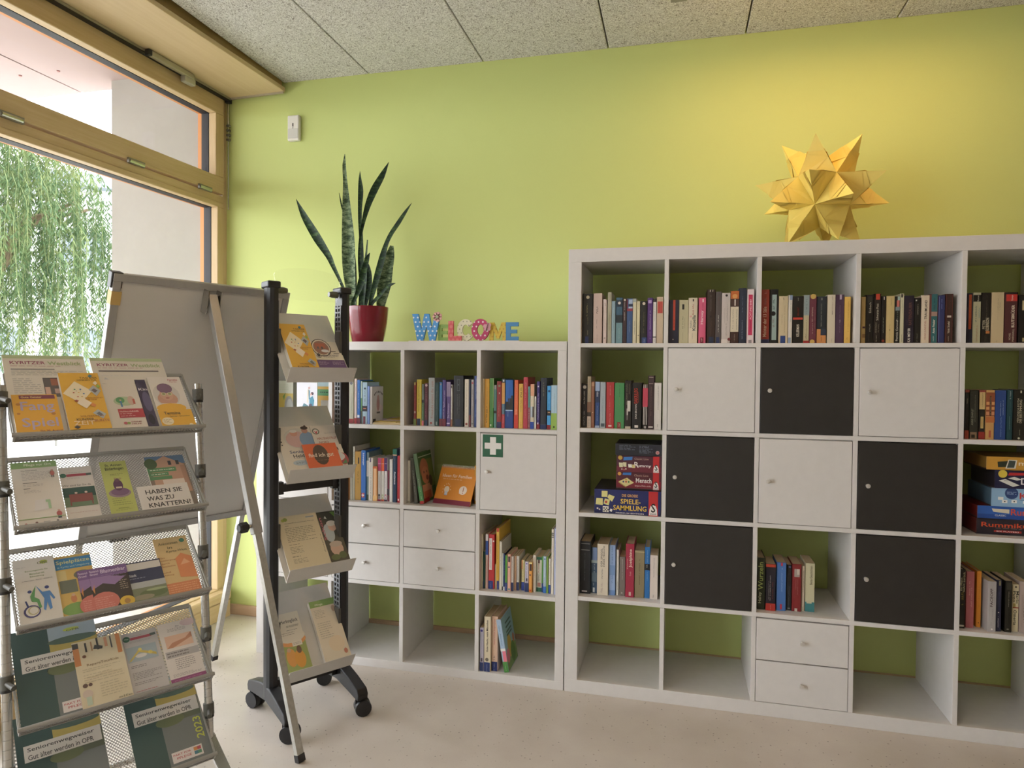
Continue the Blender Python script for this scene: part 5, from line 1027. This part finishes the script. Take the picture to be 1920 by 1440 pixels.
def cross(z, r_): g = MB(); g.box(-PX+.02, PX-.02, -.012, .012, z-.015, z+.015, BLACKM); [g.box(q*(PX-.02)-.025*(q > 0), q*(PX-.02)+.025*(q < 0), -.014, .014, z-.024, z+.024, BLACKM) for q in (-1, 1)]; g.build('crossbar', rk, bevel=.002)
cross(.89, 0); cross(.135, 0)
# clear header panel between two knobs
g = MB(); pts = [(-.118, 1.612), (.118, 1.612), (.135, 1.70)]+[(.135*math.cos(t*math.pi/14), 1.70+.034*math.sin(t*math.pi/14)) for t in range(1, 14)]+[(-.135, 1.70)]
g.prism(pts, -.0015, .0015, m_glass('clear_acrylic', (1, 1, 1, 1))); tag(g.build('header_panel', rk), 'clear acrylic header panel')
for s in (-1, 1): g = MB(); g.tube([(s*.122, -.002, 1.642), (s*.10, -.002, 1.642), (s*.085, -.002, 1.642)], [.013, .013, .010], mat('5d5f4c', .3), 14); g.build('header_clip', rk, True)
QC, LQ, LZ, BQ, BZ, SW = .117, .036, .056, .229, .269, .264
ZS = (1.295, .922, .557, .182)
for z in ZS:
    sh = MB().add([], [], SHELF); t = .0022
    # V-section: lip, crease, long back plate (x across)
    sec = [(-QC-LQ, z+LZ), (-QC, z), (-QC+BQ, z+BZ)]
    d1 = Vector((BQ, BZ)).normalized(); d2 = Vector((-LQ, LZ)).normalized(); n1 = Vector((d1.y, -d1.x)); n2 = Vector((d2.y, -d2.x))
    ins = [(sec[0][0]-d2.y*t*0+t*1.0, sec[0][1]), (sec[1][0], sec[1][1]+t*2.2), (sec[2][0]-t, sec[2][1]+t*.6)]
    a, b_, c_ = sec; A, B_, C_ = ins
    w = SW/2
    vs = [(s*w, p[0], p[1]) for s in (-1, 1) for p in (a, b_, c_, C_, B_, A)]
    sh.add(vs, [(0, 1, 7, 6), (1, 2, 8, 7), (2, 3, 9, 8), (3, 4, 10, 9), (4, 5, 11, 10), (5, 0, 6, 11), (0, 5, 4, 1), (1, 4, 3, 2), (6, 7, 10, 11), (7, 8, 9, 10)], SHELF)
    so = sh.build('shelf', rk)
    for s in (-1, 1):       # slotted bracket behind each end
        MB().box(s*.125-.006, s*.125+.006, -.03, .01, z+.11, z+.20, GREYP).build('bracket', so)
td2 = (-n*BQ+U*BZ).normalized()
def shelf_org(i): return M2+n*(QC-.004)+U*(ZS[i]+.006)
def rl_(i, s0, w, h, hx, items, name, label, cat, th=.003, h0=.004, rot=0., lift=.004): return leaflet('leaflets on the black rack', i, shelf_org(i), e, td2, s0, w, h, hx, items, name, label, cat, th, h0, rot, lift)
KUNTER = 'g ecdcb8 .02 .62 .36 .84 .74 .66 .4 .44;c .4 .65 .15 e8d8b4;b .3 .34 .68 .7 4c8c54;b .44 .48 .68 .7 3c5c9c;b .26 .3 .62 .64 b84838;b .5 .54 .6 .62 4c7cb4;b .34 .38 .55 .565 b84838;b .44 .48 .55 .565 c89c30;c .35 .66 .012 2c2c2c;c .45 .66 .012 2c2c2c;c .4 .63 .02 d8a43c;T .44 .5 .0 .0 d08c2c .;g 3c7c8c .72 .93 .78 .97 .84 .94 .78 .9;g e8e0d0 .8 .8 .88 .84 .92 .8 .86 .76;g 88b048 .86 .74 .92 .78 .97 .74 .92 .7;g a8acb0 .66 .68 .8 .76 .96 .66 .82 .56;g 5c4c50 .72 .67 .8 .7 .88 .66 .8 .62;t .5 .95 .9 .03 7c5c1c TAG DER;t .42 .92 .86 .03 7c5c1c OFFENEN TÜR;t .52 .96 .53 .022 a8641c SONNABEND;t .5 .8 .5 .022 a8641c 12.09.2026;g ecdcc4 .3 .44 .48 .53 .66 .44 .5 .34;g a04838 .24 .48 .3 .5 .36 .48 .3 .46;g d8803c .6 .4 .68 .44 .76 .4 .7 .36;g a8b0b4 .62 .26 .76 .32 .94 .24 .84 .16;g 5c6068 .7 .25 .78 .28 .86 .23 .8 .2;t .3 .88 .21 .025 9c5c20 WIR FEIERN EINE;t .2 .62 .155 .04 4c3c2c KUNTER;t .62 .98 .13 .04 a8643c BUNTE;t .12 .62 .095 .07 ecd0a4 ZEIT;g 3c3c40 .1 .03 .18 .06 .26 .03 .18 .0'
KUNTER = KUNTER.replace('T .44 .5 .0 .0 d08c2c .;', '')
rl_(0, -.105, .105, .26, 'e0a62c', KUNTER, 'flyer', 'thick yellow flyer stack with a sun face on the top black-rack shelf', 'flyer', .022)
rl_(0, .008, .118, .19, 'ddd3c0', 'b 0 1 0 .5 54346c;l .08 .45 .36 .46 3 a890b8;l .55 .95 .36 .46 3 a890b8;e .34 .83 .34 .24 2c2428;e .34 .83 .31 .22 ddd3c0;e .34 .83 .27 .19 8c6050;b .15 .5 .82 .95 a8543c;b .2 .26 .8 .86 4c4c54;b .34 .4 .8 .86 4c4c54;e .44 .74 .14 .04 d8d8dc;c .16 .6 .085 2c2428;c .16 .6 .07 ddd3c0;g 2c2428 .12 .58 .2 .58 .22 .64 .16 .68 .1 .64;t .3 .86 .61 .045 6c5c64 PFLEGEDIENST;l .32 .7 .55 .57 1 8c8078;b .5 .56 .66 .675 2c2428;b .56 .62 .69 .705 2c2428;b .62 .8 .715 .73 2c2428;b .7 .9 .66 .675 2c2428', 'leaflet', 'white Pflegedienst leaflet with a purple base beside the yellow flyers', 'leaflet', .003)
rl_(1, -.118, .15, .24, 'd8d0c4', 'e .55 .76 .4 .2 c8c4bc;e .5 .74 .3 .16 c9a0a0;c .45 .86 .1 c88c78;e .45 .9 .1 .03 e0dcd8;e .78 .72 .22 .16 6c8cb4;c .76 .9 .085 b88474;e .77 .955 .1 .035 2c2020;c .8 .99 .03 2c2020;t .2 .78 .5 .055 3c4468 Senioren;t .26 .7 .42 .06 2c2c34 Helden;l .26 .9 .37 .385 1 6c6c74;e .4 .29 .2 .05 a8bccc;l .28 .52 .27 .31 3 3c4c64;c .06 .82 .02 2c2c2c;c .06 .76 .02 2c2c2c;c .06 .7 .02 2c2c2c;c .06 .64 .02 2c2c2c', 'leaflet', 'cream seniors leaflet with two women on the second black-rack shelf', 'leaflet', .005)
rl_(1, .02, .105, .235, 'd5cdc6', 'c .18 .88 .14 4c5c50;c .18 .88 .1 e0d8d4;g b83440 .1 .9 .18 .82 .26 .9 .18 .87;t .14 .92 .73 .05 a06058 HAUSNOTRUF;t .18 .56 .65 .05 a06058 NORD;l .5 .95 .82 .86 2 a8a4a0;e .4 .5 .16 .06 c89888;e .7 .5 .14 .06 3c2c28;e .7 .46 .12 .05 c89c88;e .9 .3 .2 .12 9c3440;e .6 .35 .4 .1 c8c8cc;g 3c7448 .8 .2 1 .3 1 .2', 'leaflet', 'leaflet reading Hausnotruf behind the orange card', 'leaflet', .003, lift=.010)
rl_(1, -.038, .138, .145, 'd8562c', 'e .46 .64 .22 .32 3c2a24;t .1 .84 .62 .16 f0e0d0 find ich gut;l .22 .7 .46 .48 1 a87058', 'card', 'orange card with a dark oval leaning in the second black-rack shelf', 'card', .004, lift=.0145)
rl_(2, -.112, .165, .255, 'd6c8a4', 'c .16 .93 .04 a8b040;c .22 .94 .05 8c9c40;t .18 .9 .87 .018 4c4434 Gesundheitszentrum Kyritz;l .18 .3 .82 .84 1 6c6450;l .15 .85 .55 .8 9 8c8468;l .15 .4 .5 .52 1 6c6450;l .15 .45 .36 .48 5 8c8468;l .15 .35 .3 .33 1 6c6450;l .15 .5 .2 .28 4 8c8468;T .3 .62 .95 .03 6c6450 Ausgabe;b .72 .92 .93 .95 8c9cac', 'booklet', 'cream booklet with printed lists on the third black-rack shelf', 'booklet', .008)
rl_(2, .058, .078, .255, '2c2c22', 'e .35 .62 .28 .16 a8b4bc;e .6 .72 .22 .08 d8b09c;e .6 .78 .26 .05 e0dcd4;e .5 .34 .34 .12 c8a490;e .5 .42 .34 .05 b8a89c;g 5c8c34 .7 .98 .95 .98 .95 .85;g d8dcd0 .3 .88 .4 .92 .45 .86;T .5 .9 .08 .14 b85868 Schön;e .7 .22 .2 .06 3c4c24;e .3 .2 .25 .05 48582c', 'leaflet', 'dark leaflet with a photograph of an older couple', 'leaflet', .003)
rl_(3, -.118, .096, .25, 'ddd6c4', 'b 0 1 0 .56 8c9c4c;e .5 .56 .55 .1 e09450;e .5 .62 .55 .1 ddd6c4;c .1 .86 .07 4c6c34;t .2 .92 .86 .07 4c4c44 Herbstglück;t .4 .9 .78 .03 6c6c5c BEI PFLEGEDIENST;l .36 .8 .71 .73 1 6c6c64;l .1 .9 .64 .7 2 a8a090;e .3 .3 .2 .14 d8913c;c .26 .42 .085 c89878;e .62 .26 .22 .14 d8912c;c .66 .38 .08 d0a088;e .66 .4 .1 .06 5c3c28;b .45 .85 .46 .54 e0d8c8;l .5 .8 .48 .52 2 8c8478', 'flyer', 'green and white flyer with two people in orange on the lowest black-rack shelf', 'flyer', .004)
rl_(3, .024, .108, .265, 'd8ccb4', 'b 0 1 .9 1 7ca04c;t .2 .5 .93 .035 e0e4c8 Pflege;l .1 .5 .72 .86 6 a8a08c;l .1 .6 .4 .66 8 b0a894;e .6 .3 .3 .12 dcc8a8;b 0 1 .02 .05 7ca04c;e .85 .16 .07 .04 b06048;e .85 .83 .08 .05 b89c84;c .2 .04 .03 b07868;c .5 .04 .03 8c8478', 'flyer', 'plastic-wrapped stack of green-topped flyers on the lowest black-rack shelf', 'flyer', .02)

# ================================================================== silver wire-mesh brochure stand in the foreground
az = .5736; e = Vector((math.sin(az), math.cos(az), 0)); n = Vector((math.cos(az), -math.sin(az), 0)); M3 = Vector((-1.1439, -1.1361, 0))
SM = basis(e, -n, U, M3)        # local: x along the trays, -y towards the room
LEAN = math.tan(.1005); TL, QF, TBQ, TBZ = .4898, .0812, .2038, .1752
st_ = thing('brochure_stand', 'silver stand with five sloping wire-mesh trays of brochures', 'brochure stand', SM)
TUBE = mat('c4c3bf', .24, .9, name='zinc_plated_tube')
MESHM = mat('adaca8', .4, .4, name='silver_mesh_wire'); RAILM = mat('9d9c97', .4, .3, name='silver_tray_rail'); COLLAR = mat('55554f', .5)
TZ = (1.143, .8946, .6306, .3673, .1241)
GX = TL/2+.0173
def pp(x, z, q=0.): return (x, LEAN*z-q, z)
for s in (-1, 1):
    g = MB(); g.tube([pp(s*GX, .115), pp(s*GX, 1.292)], .0125, TUBE, 18); po = g.build('post', st_, True)
    z = .15
    g = MB()
    while z < 1.28: g.tube([pp(s*GX, z), pp(s*GX, z+.0009)], .01265, mat('8a8984', .4, .6), 18); z += .0255
    tag(g.build('grip_groove', po), kind='stuff')
    for zt in TZ:
        zc = zt+.095
        g = MB(); g.tube([pp(s*GX, zc), pp(s*GX, zc+.036)], .0165, COLLAR, 18); g.tube([pp(s*GX, zc-.008), pp(s*GX, zc)], .0155, mat('1f1f1f', .5), 18)
        g.tube([pp(s*GX, zc+.018, .01), pp(s*(GX-.012), zc+.012, .042)], .0075, COLLAR, 10); g.build('collar', po, True)
    g = MB(); g.bar(pp(s*GX, .15, -.01), (s*GX, -.33, .014), .035, .012, TUBE, (1, 0, 0)); g.bar(pp(s*GX, .15, .01), (s*GX, .22, .014), .035, .012, TUBE, (1, 0, 0)); ft = g.build('foot', po, bevel=.003)
    for y in (-.325, .215): g = MB(); g.tube([(s*GX, y, 0), (s*GX, y, .012)], .012, mat('2a2a2a', .6), 12); g.build('glide', ft)
g = MB(); g.tube([pp(-GX, .16), pp(GX, .16)], .009, TUBE, 12); g.build('tie_bar', st_, True)
tlen = math.hypot(TBQ, TBZ)
def tray(zt):
    O = Vector(pp(0, zt, QF)); T_ = Vector((0, TBQ, TBZ))/tlen; X = Vector((1, 0, 0)); N = X.cross(T_)   # N points to the room
    h = TL/2
    def P(x, t, q=0.): return O+X*x+T_*t+N*q
    tr_ = MB(); hh = .0045
    # frame: front tube, top flat rail, two sides, rear ledge rail
    tr_.tube([P(-h-.006, 0, .022), P(h+.006, 0, .022)], .0062, RAILM, 10)
    to = tr_.build('tray', st_, True)
    g = MB(); g.bar(P(-h, tlen), P(h, tlen), .014, .007, RAILM, T_); g.build('top_rail', to)
    g = MB(); g.bar(P(-h, 0, -.001), P(h, 0, -.001), .008, .005, RAILM, T_); g.build('crease_rail', to)
    for s in (-1, 1):
        g = MB(); g.bar(P(s*h, 0), P(s*h, tlen), .005, .012, RAILM, X); g.bar(P(s*h, .0, 0), P(s*h, 0, .022), .005, .012, RAILM, X); g.bar(P(s*h, .006, .022), P(s*h, tlen*.9, .001), .004, .006, RAILM, X); g.build('side_rail', to)
    # expanded mesh of crossing wires: sloping back and narrow ledge
    g = MB(); pitch = .0092; sl = 1.15
    def wires(t0, t1, f_):
        L_ = t1-t0
        for sg in (-1, 1):
            k = -L_/sl
            while k < TL+L_/sl:
                # line x = k + sg*t/sl
                a0, a1 = k, k+sg*L_/sl
                ta, tb = 0., 1.
                dx = a1-a0
                if dx:
                    u0, u1 = sorted(((0-a0)/dx, (TL-a0)/dx)); ta, tb = max(0., u0), min(1., u1)
                if tb-ta > .01:
                    p, q = f_(a0+dx*ta-h, t0+L_*ta), f_(a0+dx*tb-h, t0+L_*tb)
                    g.bar(p, q, .0010, .0018, MESHM, N)
                k += pitch
    wires(.0, tlen-.005, lambda x, t: P(x, t, -.002)); wires(0, .022, lambda x, t: P(x, -.001, t))
    tag(g.build('wire_mesh', to), 'silver wire mesh', kind='stuff')
for z in TZ: tray(z)
td3 = (-n*TBQ+U*TBZ).normalized()
def tray_org(i): return M3+(U-LEAN*n)*TZ[i]+n*QF
def bl(i, s0, w, h, hx, items, name, label, cat, th=.002, h0=.004, rot=0., lift=.0): return leaflet('leaflets in the wire brochure stand', i, tray_org(i), e, td3, s0, w, h, hx, items, name, label, cat, th, h0, rot, lift+.001)
NEWS = 'b 0 1 .955 1 a9b98c;t .08 .5 .9 .04 7c2848 KYRITZER;t .53 .95 .895 .05 8ca468 Westblick;l .08 .95 .845 .865 1 b07c80;b .08 .6 .805 .82 7c7878;l .08 .95 .73 .795 4 a8a4a0;l .08 .4 .4 .7 12 a8a4a0;b .43 .68 .46 .7 4c4644;b .44 .5 .48 .58 c8a08c;b .55 .66 .5 .56 b89888;b .52 .68 .6 .69 8c4c34'
bl(0, -.243, .209, .35, 'd5cdc2', NEWS, 'newsletter', 'newsletter with a photograph behind the yellow Fang flyer in the top tray', 'newsletter', .006)
bl(0, -.018, .213, .343, 'd5cdc2', NEWS.split(';b .08')[0]+';b .08 .9 .8 .82 5c5858;l .1 .5 .73 .76 1 c8c4c0;g b8b8bc .1 .66 .14 .72 .24 .66', 'newsletter', 'newsletter with a green top edge behind the Termine flyer', 'newsletter', .006)
bl(0, -.238, .108, .158, 'e0a02c', 'b .16 .95 .88 .98 6c2840;t .2 .66 .93 .05 e8c880 Gute Geister;t .16 .9 .66 .3 b0a0c0 Fang;t .14 .92 .24 .3 b0a0c0 Spiel;t .5 .98 .045 .06 6c2840 Do 20. August;c .12 .74 .05 b8742c;c .1 .5 .04 b8742c;c .85 .48 .05 b8742c', 'flyer', 'small yellow flyer with lilac lettering at the left of the top tray', 'flyer', .012, lift=.007)
bl(0, -.117, .105, .245, 'e0a62c', KUNTER, 'flyer', 'yellow sun-face flyer stack in the top tray of the wire stand', 'flyer', .02, lift=.007)
bl(0, -.010, .1, .232, 'd8cfc4', 'l .08 .2 .9 .92 1 a8a4a0;e .55 .56 .3 .09 a8bc94;e .44 .58 .12 .06 4c8c54;e .74 .57 .1 .09 c8a898;b .42 .47 .45 .56 3c6c9c;c .44 .58 .03 d8a890;b .78 .84 .5 .6 b85040;b .3 1 .24 .41 a82c38;t .34 .86 .36 .03 e8c8c4 Nachbarschaftshilfe;t .34 .66 .315 .025 e8c8c4 in der Pflege;l .34 .9 .26 .285 1 d8a8a8;c .42 .14 .06 b85060;c .5 .14 .05 88a050;t .58 .86 .16 .022 8c4048 DEINE;t .58 .84 .12 .022 8c4048 HILFE', 'flyer', 'white flyer with a red band and garden drawing in the top tray', 'flyer', .004, lift=.007)
bl(0, .091, .03, .23, '2c2440', 't .12 .95 .8 .05 d8d0dc Kin;e .5 .2 .3 .1 14101c;e .6 .55 .4 .2 4c4468', 'flyer', 'narrow dark violet flyer half hidden beside the Termine flyer', 'flyer', .003, lift=.008)
bl(0, .128, .1, .24, 'dcd4cc', 'b 0 1 0 .34 e0a42c;e .44 .62 .44 .25 dcd4cc;e .42 .63 .4 .22 c8c0bc;e .42 .55 .3 .13 c08c74;e .42 .64 .2 .12 c89880;e .42 .76 .23 .1 6c4c68;c .34 .645 .075 c8c498;c .52 .645 .075 c8c498;c .34 .645 .05 8c8c5c;c .52 .645 .05 8c8c5c;e .42 .565 .06 .015 a86058;b .2 .7 .38 .46 e0dcd8;e .44 .37 .44 .09 e0a42c;t .16 .64 .27 .055 4c4434 Termine;t .3 .9 .21 .018 6c5c34 Februar - Dezember;c .2 .12 .17 e8d8b4;l .08 .32 .08 .16 4 a8885c;t .6 .9 .93 .035 b04854 Familie;t .64 .86 .885 .025 b04854 Kyritz;c .85 .04 .06 ecd9b0', 'flyer', 'white and yellow Termine flyer with a bathing figure wearing cucumber slices', 'flyer', .006, lift=.009)
bl(1, -.236, .11, .24, 'd9d2c8', 'b 0 1 .9 1 7ca05c;t .28 .88 .945 .05 e0e8d0 Pflege vor Ort;t .2 .55 .86 .016 5c5854 Nachbarschaft;l .2 .88 .7 .84 6 b0a8a4;b .2 .5 .655 .665 6c6864;l .2 .66 .6 .64 2 b0a8a4;b .2 .34 .565 .575 6c6864;l .2 .56 .5 .55 3 b0a8a4;g d8d4d0 .36 .22 .4 .38 .66 .4 .7 .24;b .62 .72 .34 .38 94b88c;b .66 .72 .24 .34 94b88c;e .87 .79 .05 .04 b05850;c .87 .84 .03 c8a090;b .84 .86 .72 .76 3c3c3c;b .88 .9 .72 .76 3c3c3c;e .86 .15 .06 .04 a84c4c;c .86 .2 .03 c8a090;b .82 .9 .08 .12 2c2c3c;b 0 1 .105 .115 8cac6c;c .14 .045 .025 b87068;c .36 .05 .03 6c4c4c;b .5 .64 .035 .055 a8a4a0;c .8 .05 .025 5c5c5c', 'flyer', 'white flyer stack with a green header reading Pflege vor Ort', 'flyer', .012)
bl(1, -.122, .084, .215, 'd6cfc8', 'c .1 .85 .1 2c5c48;b .2 .86 .825 .87 a83848;b .8 .96 .83 .87 3c4c48;l .2 .7 .885 .905 1 a8a4a0;l .2 .6 .775 .8 2 b0a8a4;t .02 .88 .66 .035 7c7470 Wir sind für Sie da;b 0 .97 .28 .62 5c7458;b 0 .97 .45 .62 1c3c34;b .16 .86 .36 .5 7c3c38;b .16 .2 .3 .4 7c3c38;b .8 .84 .3 .4 7c3c38;c .38 .52 .045 d0b8ac;c .68 .52 .045 d0b8ac;l .1 .9 .17 .185 1 b08080;l .05 .6 .06 .075 1 b08080', 'flyer', 'white flyer with a red park bench photograph in the second tray', 'flyer', .003)
bl(1, -.014, .072, .226, 'b4bc5c', 't .18 .82 .93 .04 2c2c20 St. Annen;t .16 .86 .855 .07 1c1c14 Bilderbogen;l .3 .8 .73 .77 2 6c7434;e .5 .42 .42 .08 8c7480;e .52 .44 .34 .07 6c4c6c;e .5 .56 .18 .1 4c2c48;c .5 .65 .1 5c3c50;c .44 .68 .05 a09058;c .62 .67 .06 a09058;b .4 .62 .5 .53 c8b8a0;l .15 .85 .2 .34 4 848c44;b .3 .7 .15 .16 6c7434;l .2 .8 .11 .14 2 848c44;c .36 .045 .05 5c6c2c;c .5 .05 .05 5c6c2c;c .64 .045 .05 5c6c2c', 'flyer', 'yellow-green flyer with a seated figure in a wide skirt', 'flyer', .003)
bl(1, .112, .118, .23, '7c6a5c', 'b 0 1 .84 1 4c6c94;g b88c74 .1 .5 .1 .86 .5 1 .96 .82 .96 .4 .1 .4;b .56 .64 .82 .9 2c2c34;b .76 .84 .82 .9 2c2c34;b 0 .72 .7 .78 4c8454;b 0 .5 .63 .69 4c8454;b .0 .56 .56 .62 4c8454;l .06 .68 .72 .76 1 d8e0d0;l .06 .44 .645 .675 1 d8e0d0;b .3 .9 .44 .55 d8c8bc;b .34 .56 .3 .46 3c3430;b .6 .86 .3 .46 3c3430;e .12 .86 .16 .1 3c5434;b 0 1 0 .3 6c6054;b .84 .96 .3 .8 a87c64', 'booklet', 'booklet with a house photograph in the second tray', 'booklet', .006)
bl(1, .067, .147, .105, 'd8d2cc', 't .14 .86 .76 .17 1c1a1a HABEN SIE;t .14 .66 .5 .17 1c1a1a WAS ZU;t .14 .96 .25 .17 1c1a1a KNATTERN?;t .14 .96 .06 .07 3c3838 UND WAS IST KNATTERN ÜBERHAUPT?', 'card', 'white card with black capitals leaning in front of the house booklet', 'card', .002, lift=.008)
bl(2, -.237, .097, .222, 'd6d2ca', 'e .74 .92 .1 .03 a8b840;t .58 .84 .91 .04 5c6440 OPR;t .26 .82 .8 .028 7c9060 Beratungsstelle für;t .36 .72 .755 .028 7c9060 Menschen mit;t .36 .7 .71 .028 7c9060 Behinderung;t .16 .9 .655 .018 6c6c6c in Neuruppin - Kyritz - Wittstock;l .06 .3 .86 .88 1 b0aca8;c .3 .49 .05 24306c;c .72 .52 .055 24306c;g 4c8c4c .46 .57 .3 .42 .32 .34 .44 .32 .48 .22 .54 .24 .5 .36 .4 .4;g 3c74b8 .46 .57 .6 .46 .78 .46 .88 .34 .84 .32 .76 .4 .78 .2 .72 .18 .68 .3 .62 .18 .57 .2 .62 .36;e .3 .2 .2 .09 34346c;e .31 .2 .16 .07 d6d2ca;e .33 .21 .13 .06 b0a878;e .34 .21 .1 .048 d6d2ca;b .0 1 0 .02 3c3c44;g 24306c .16 .36 .2 .26 .24 .28 .2 .36', 'flyer', 'white flyer stack with a green and blue wheelchair figure in the third tray', 'flyer', .012)
bl(2, -.139, .092, .218, 'd9b45c', 'b 0 1 .78 .96 2f7cb4;t .04 .96 .89 .075 e0dc8c Spielplätze;t .06 .94 .815 .04 b0d0c8 in Kyritz und Umgebung;b 0 .26 .6 .76 d8c480;b .04 .5 .4 .6 5c6454;e .7 .66 .25 .07 6c6c5c;e .4 .14 .4 .1 74a04c;e .35 .3 .08 .06 c87c4c;c .35 .36 .05 d8b090;e .78 .14 .09 .06 c05048;c .78 .2 .05 d8b090;g 2c3c74 .6 .42 .8 .48 .8 .36;b .7 .74 .22 .42 2c3448;b 0 .8 .0 .02 3c74b0', 'flyer', 'yellow and blue Spielplätze flyer beside the wheelchair flyer', 'flyer', .004)
BLUM = 'b 0 1 .78 1 6c4c84;g 8c6ca0 0 .78 .5 .78 .9 .7 .6 .55 .3 .62 0 .5;t .3 .96 .9 .09 d8c8e0 Blumenbar;t .02 .26 .93 .05 d8c8e0 Planetarisch;t .02 .22 .86 .05 d8c8e0 Grund;l .3 .96 .7 .82 4 8c70a0;e .28 .2 .36 .22 c8685c;l .02 .5 .04 .32 6 d89080;g c87c3c .02 .5 .08 .62 .06 .4;l .72 .94 .4 .64 5 a0907c;e .82 .12 .2 .12 d8b034;e .82 .12 .08 .06 a87838'
bl(2, -.09, .1, .152, '2c2420', BLUM, 'leaflet', 'purple Blumenbar leaflet, the one behind its twin in the third tray', 'leaflet', .003, lift=.006)
bl(2, -.062, .1, .15, '2c2420', BLUM, 'leaflet', 'purple Blumenbar leaflet in front of its twin, with a yellow badge', 'leaflet', .003, lift=.0095)
bl(2, .036, .098, .15, '232844', 'b .02 .98 .8 .97 cfcac2;t .04 .24 .68 .06 d0d0d8 Stadt;l .04 .5 .58 .62 1 8c90a8;b 0 1 0 .5 6c7458;b 0 1 .36 .5 a8acac;e .6 .2 .4 .1 54643c;e .3 .14 .3 .06 8c8468;e .7 .28 .3 .03 98a474', 'leaflet', 'dark blue Stadt leaflet with a landscape photograph in the third tray', 'leaflet', .003, lift=.006)
bl(2, .13, .1, .226, 'd8b87c', 't .12 .7 .9 .05 5c5030 Ankommen;t .36 .5 .82 .045 5c5030 in;t .3 .92 .75 .05 5c5030 Kyritz-West;c .84 .92 .08 2c6c50;t .04 .2 .66 .028 a86840 Ein;t .04 .5 .61 .028 a86840 Spaziergang;t .04 .3 .56 .028 a86840 durch;t .04 .45 .51 .028 a86840 Geschichte;t .04 .26 .41 .028 a86840 und;t .04 .34 .36 .028 a86840 Alltag;g d8804c .5 .3 .5 .62 .7 .7 .98 .62 1 .26;g e8a878 .6 .5 .75 .6 .9 .52;b 0 1 0 .22 d07848;l .05 .95 .06 .2 4 e8a878', 'flyer', 'tan flyer reading Ankommen in Kyritz-West at the right of the third tray', 'flyer', .006)
SEN = 'b 0 .42 0 1 1f3a38;b .42 1 .82 1 8ca0b0;b .42 1 .7 .82 b09c48;b .42 1 .0 .7 5c6464;e .7 .8 .3 .04 3c5448;b .42 1 .48 .66 4c5440;e .55 .5 .2 .06 54603c;b .08 .98 .54 .7 d5d0c8;t .12 .9 .65 .05 2c2a28 Seniorenwegweiser;t .12 .88 .58 .05 3c3a38 Gut älter werden in OPR;b .46 .88 .05 .16 d8d0cc;t .48 .72 .13 .025 a83840 PAKT FÜR;t .52 .72 .09 .025 a83840 PFLEGE;b .76 .81 .11 .145 c87834;b .81 .86 .11 .145 a83840;b .76 .81 .07 .105 2c6478;b .81 .86 .07 .105 3c7c5c;e .7 .91 .1 .02 a8b840;t .64 .8 .9 .022 4c5440 OPR'
bl(3, -.24, .209, .297, '26413e', SEN, 'brochure', 'dark green Seniorenwegweiser brochure in the fourth tray behind the repair leaflet', 'brochure', .006)
bl(3, -.1, .128, .218, 'd3c6a4', 'b 0 .12 .64 .94 c87c44;b 0 .12 .9 .98 2c2c2c;b .88 .97 .7 1 c87c44;b .24 .28 .82 .96 2c2c2c;b .48 .52 .82 1 2c2c2c;g 2c2c2c .4 .84 .44 .9 .6 .86 .58 .82;b .36 .39 .82 .96 a87c54;b .64 .7 .84 .98 c88c68;b .76 .79 .8 .98 3c3c40;c .2 .76 .04 6c4430;t .22 .86 .62 .045 7c6444 RepareTourKids;l .12 .92 .52 .58 2 b8ac8c;l .12 .92 .36 .5 4 b8ac8c;l .4 .95 .12 .34 6 b8ac8c;e .14 .22 .1 .06 c8b4a4;c .12 .34 .05 4c342c;c .22 .34 .04 4c342c;b .1 .2 .06 .18 b0c0a8;t .7 .98 .06 .03 8c8468 elfe;b 0 1 0 .014 c8a060', 'leaflet', 'cream repair leaflet with drawn tools in the fourth tray', 'leaflet', .004, lift=.007)
bl(3, .028, .1, .213, 'b9b6b4', 'c .14 .9 .1 24503c;t .08 .2 .9 .018 c8d8cc Pflege;b .24 .84 .87 .91 a84450;b .8 .96 .88 .92 3c4844;l .25 .6 .925 .94 1 8c8c8c;l .2 .8 .82 .85 2 9c9898;b .06 .9 .52 .76 98a8b0;g c8b04c .08 .54 .4 .7 .44 .68 .14 .54;g c8b04c .4 .7 .86 .6 .86 .56 .4 .66;c .44 .7 .05 d8c860;c .7 .62 .06 d8c860;e .44 .6 .16 .03 dcd8d4;l .1 .7 .42 .47 2 5c5858;l .1 .9 .24 .36 5 7c7878;l .1 .9 .16 .21 2 7c7878;l .1 .9 .06 .08 1 a84450', 'flyer', 'grey flyer with a street map in the fourth tray', 'flyer', .004)
bl(3, .133, .102, .216, 'dad2cc', 'e .9 .95 .25 .06 c8b0b4;t .5 .62 .92 .02 6c6868 für;l .25 .8 .84 .9 3 8c8484;b .12 .9 .58 .78 d8b094;g b87c5c .12 .58 .3 .66 .7 .7 .9 .78 .9 .7 .5 .62 .3 .58;b .04 1 .42 .53 a8a4a4;l .08 .96 .43 .52 2 5c5454;l .25 .8 .22 .4 6 8c8484;l .1 .9 .12 .17 3 8c8484;b 0 1 0 .1 843868;l .1 .9 .03 .08 2 a8648c', 'flyer', 'white flyer with joined hands and a plum base in the fourth tray', 'flyer', .004)
bl(4, -.238, .209, .297, '26413e', SEN, 'brochure', 'dark green Seniorenwegweiser brochure at the left of the lowest tray', 'brochure', .006)
bl(4, .036, .209, .297, '26413e', SEN+';T .22 .46 .9 .11 b8c040 2023', 'brochure', 'dark green Seniorenwegweiser brochure marked 2023 at the right of the lowest tray', 'brochure', .006)
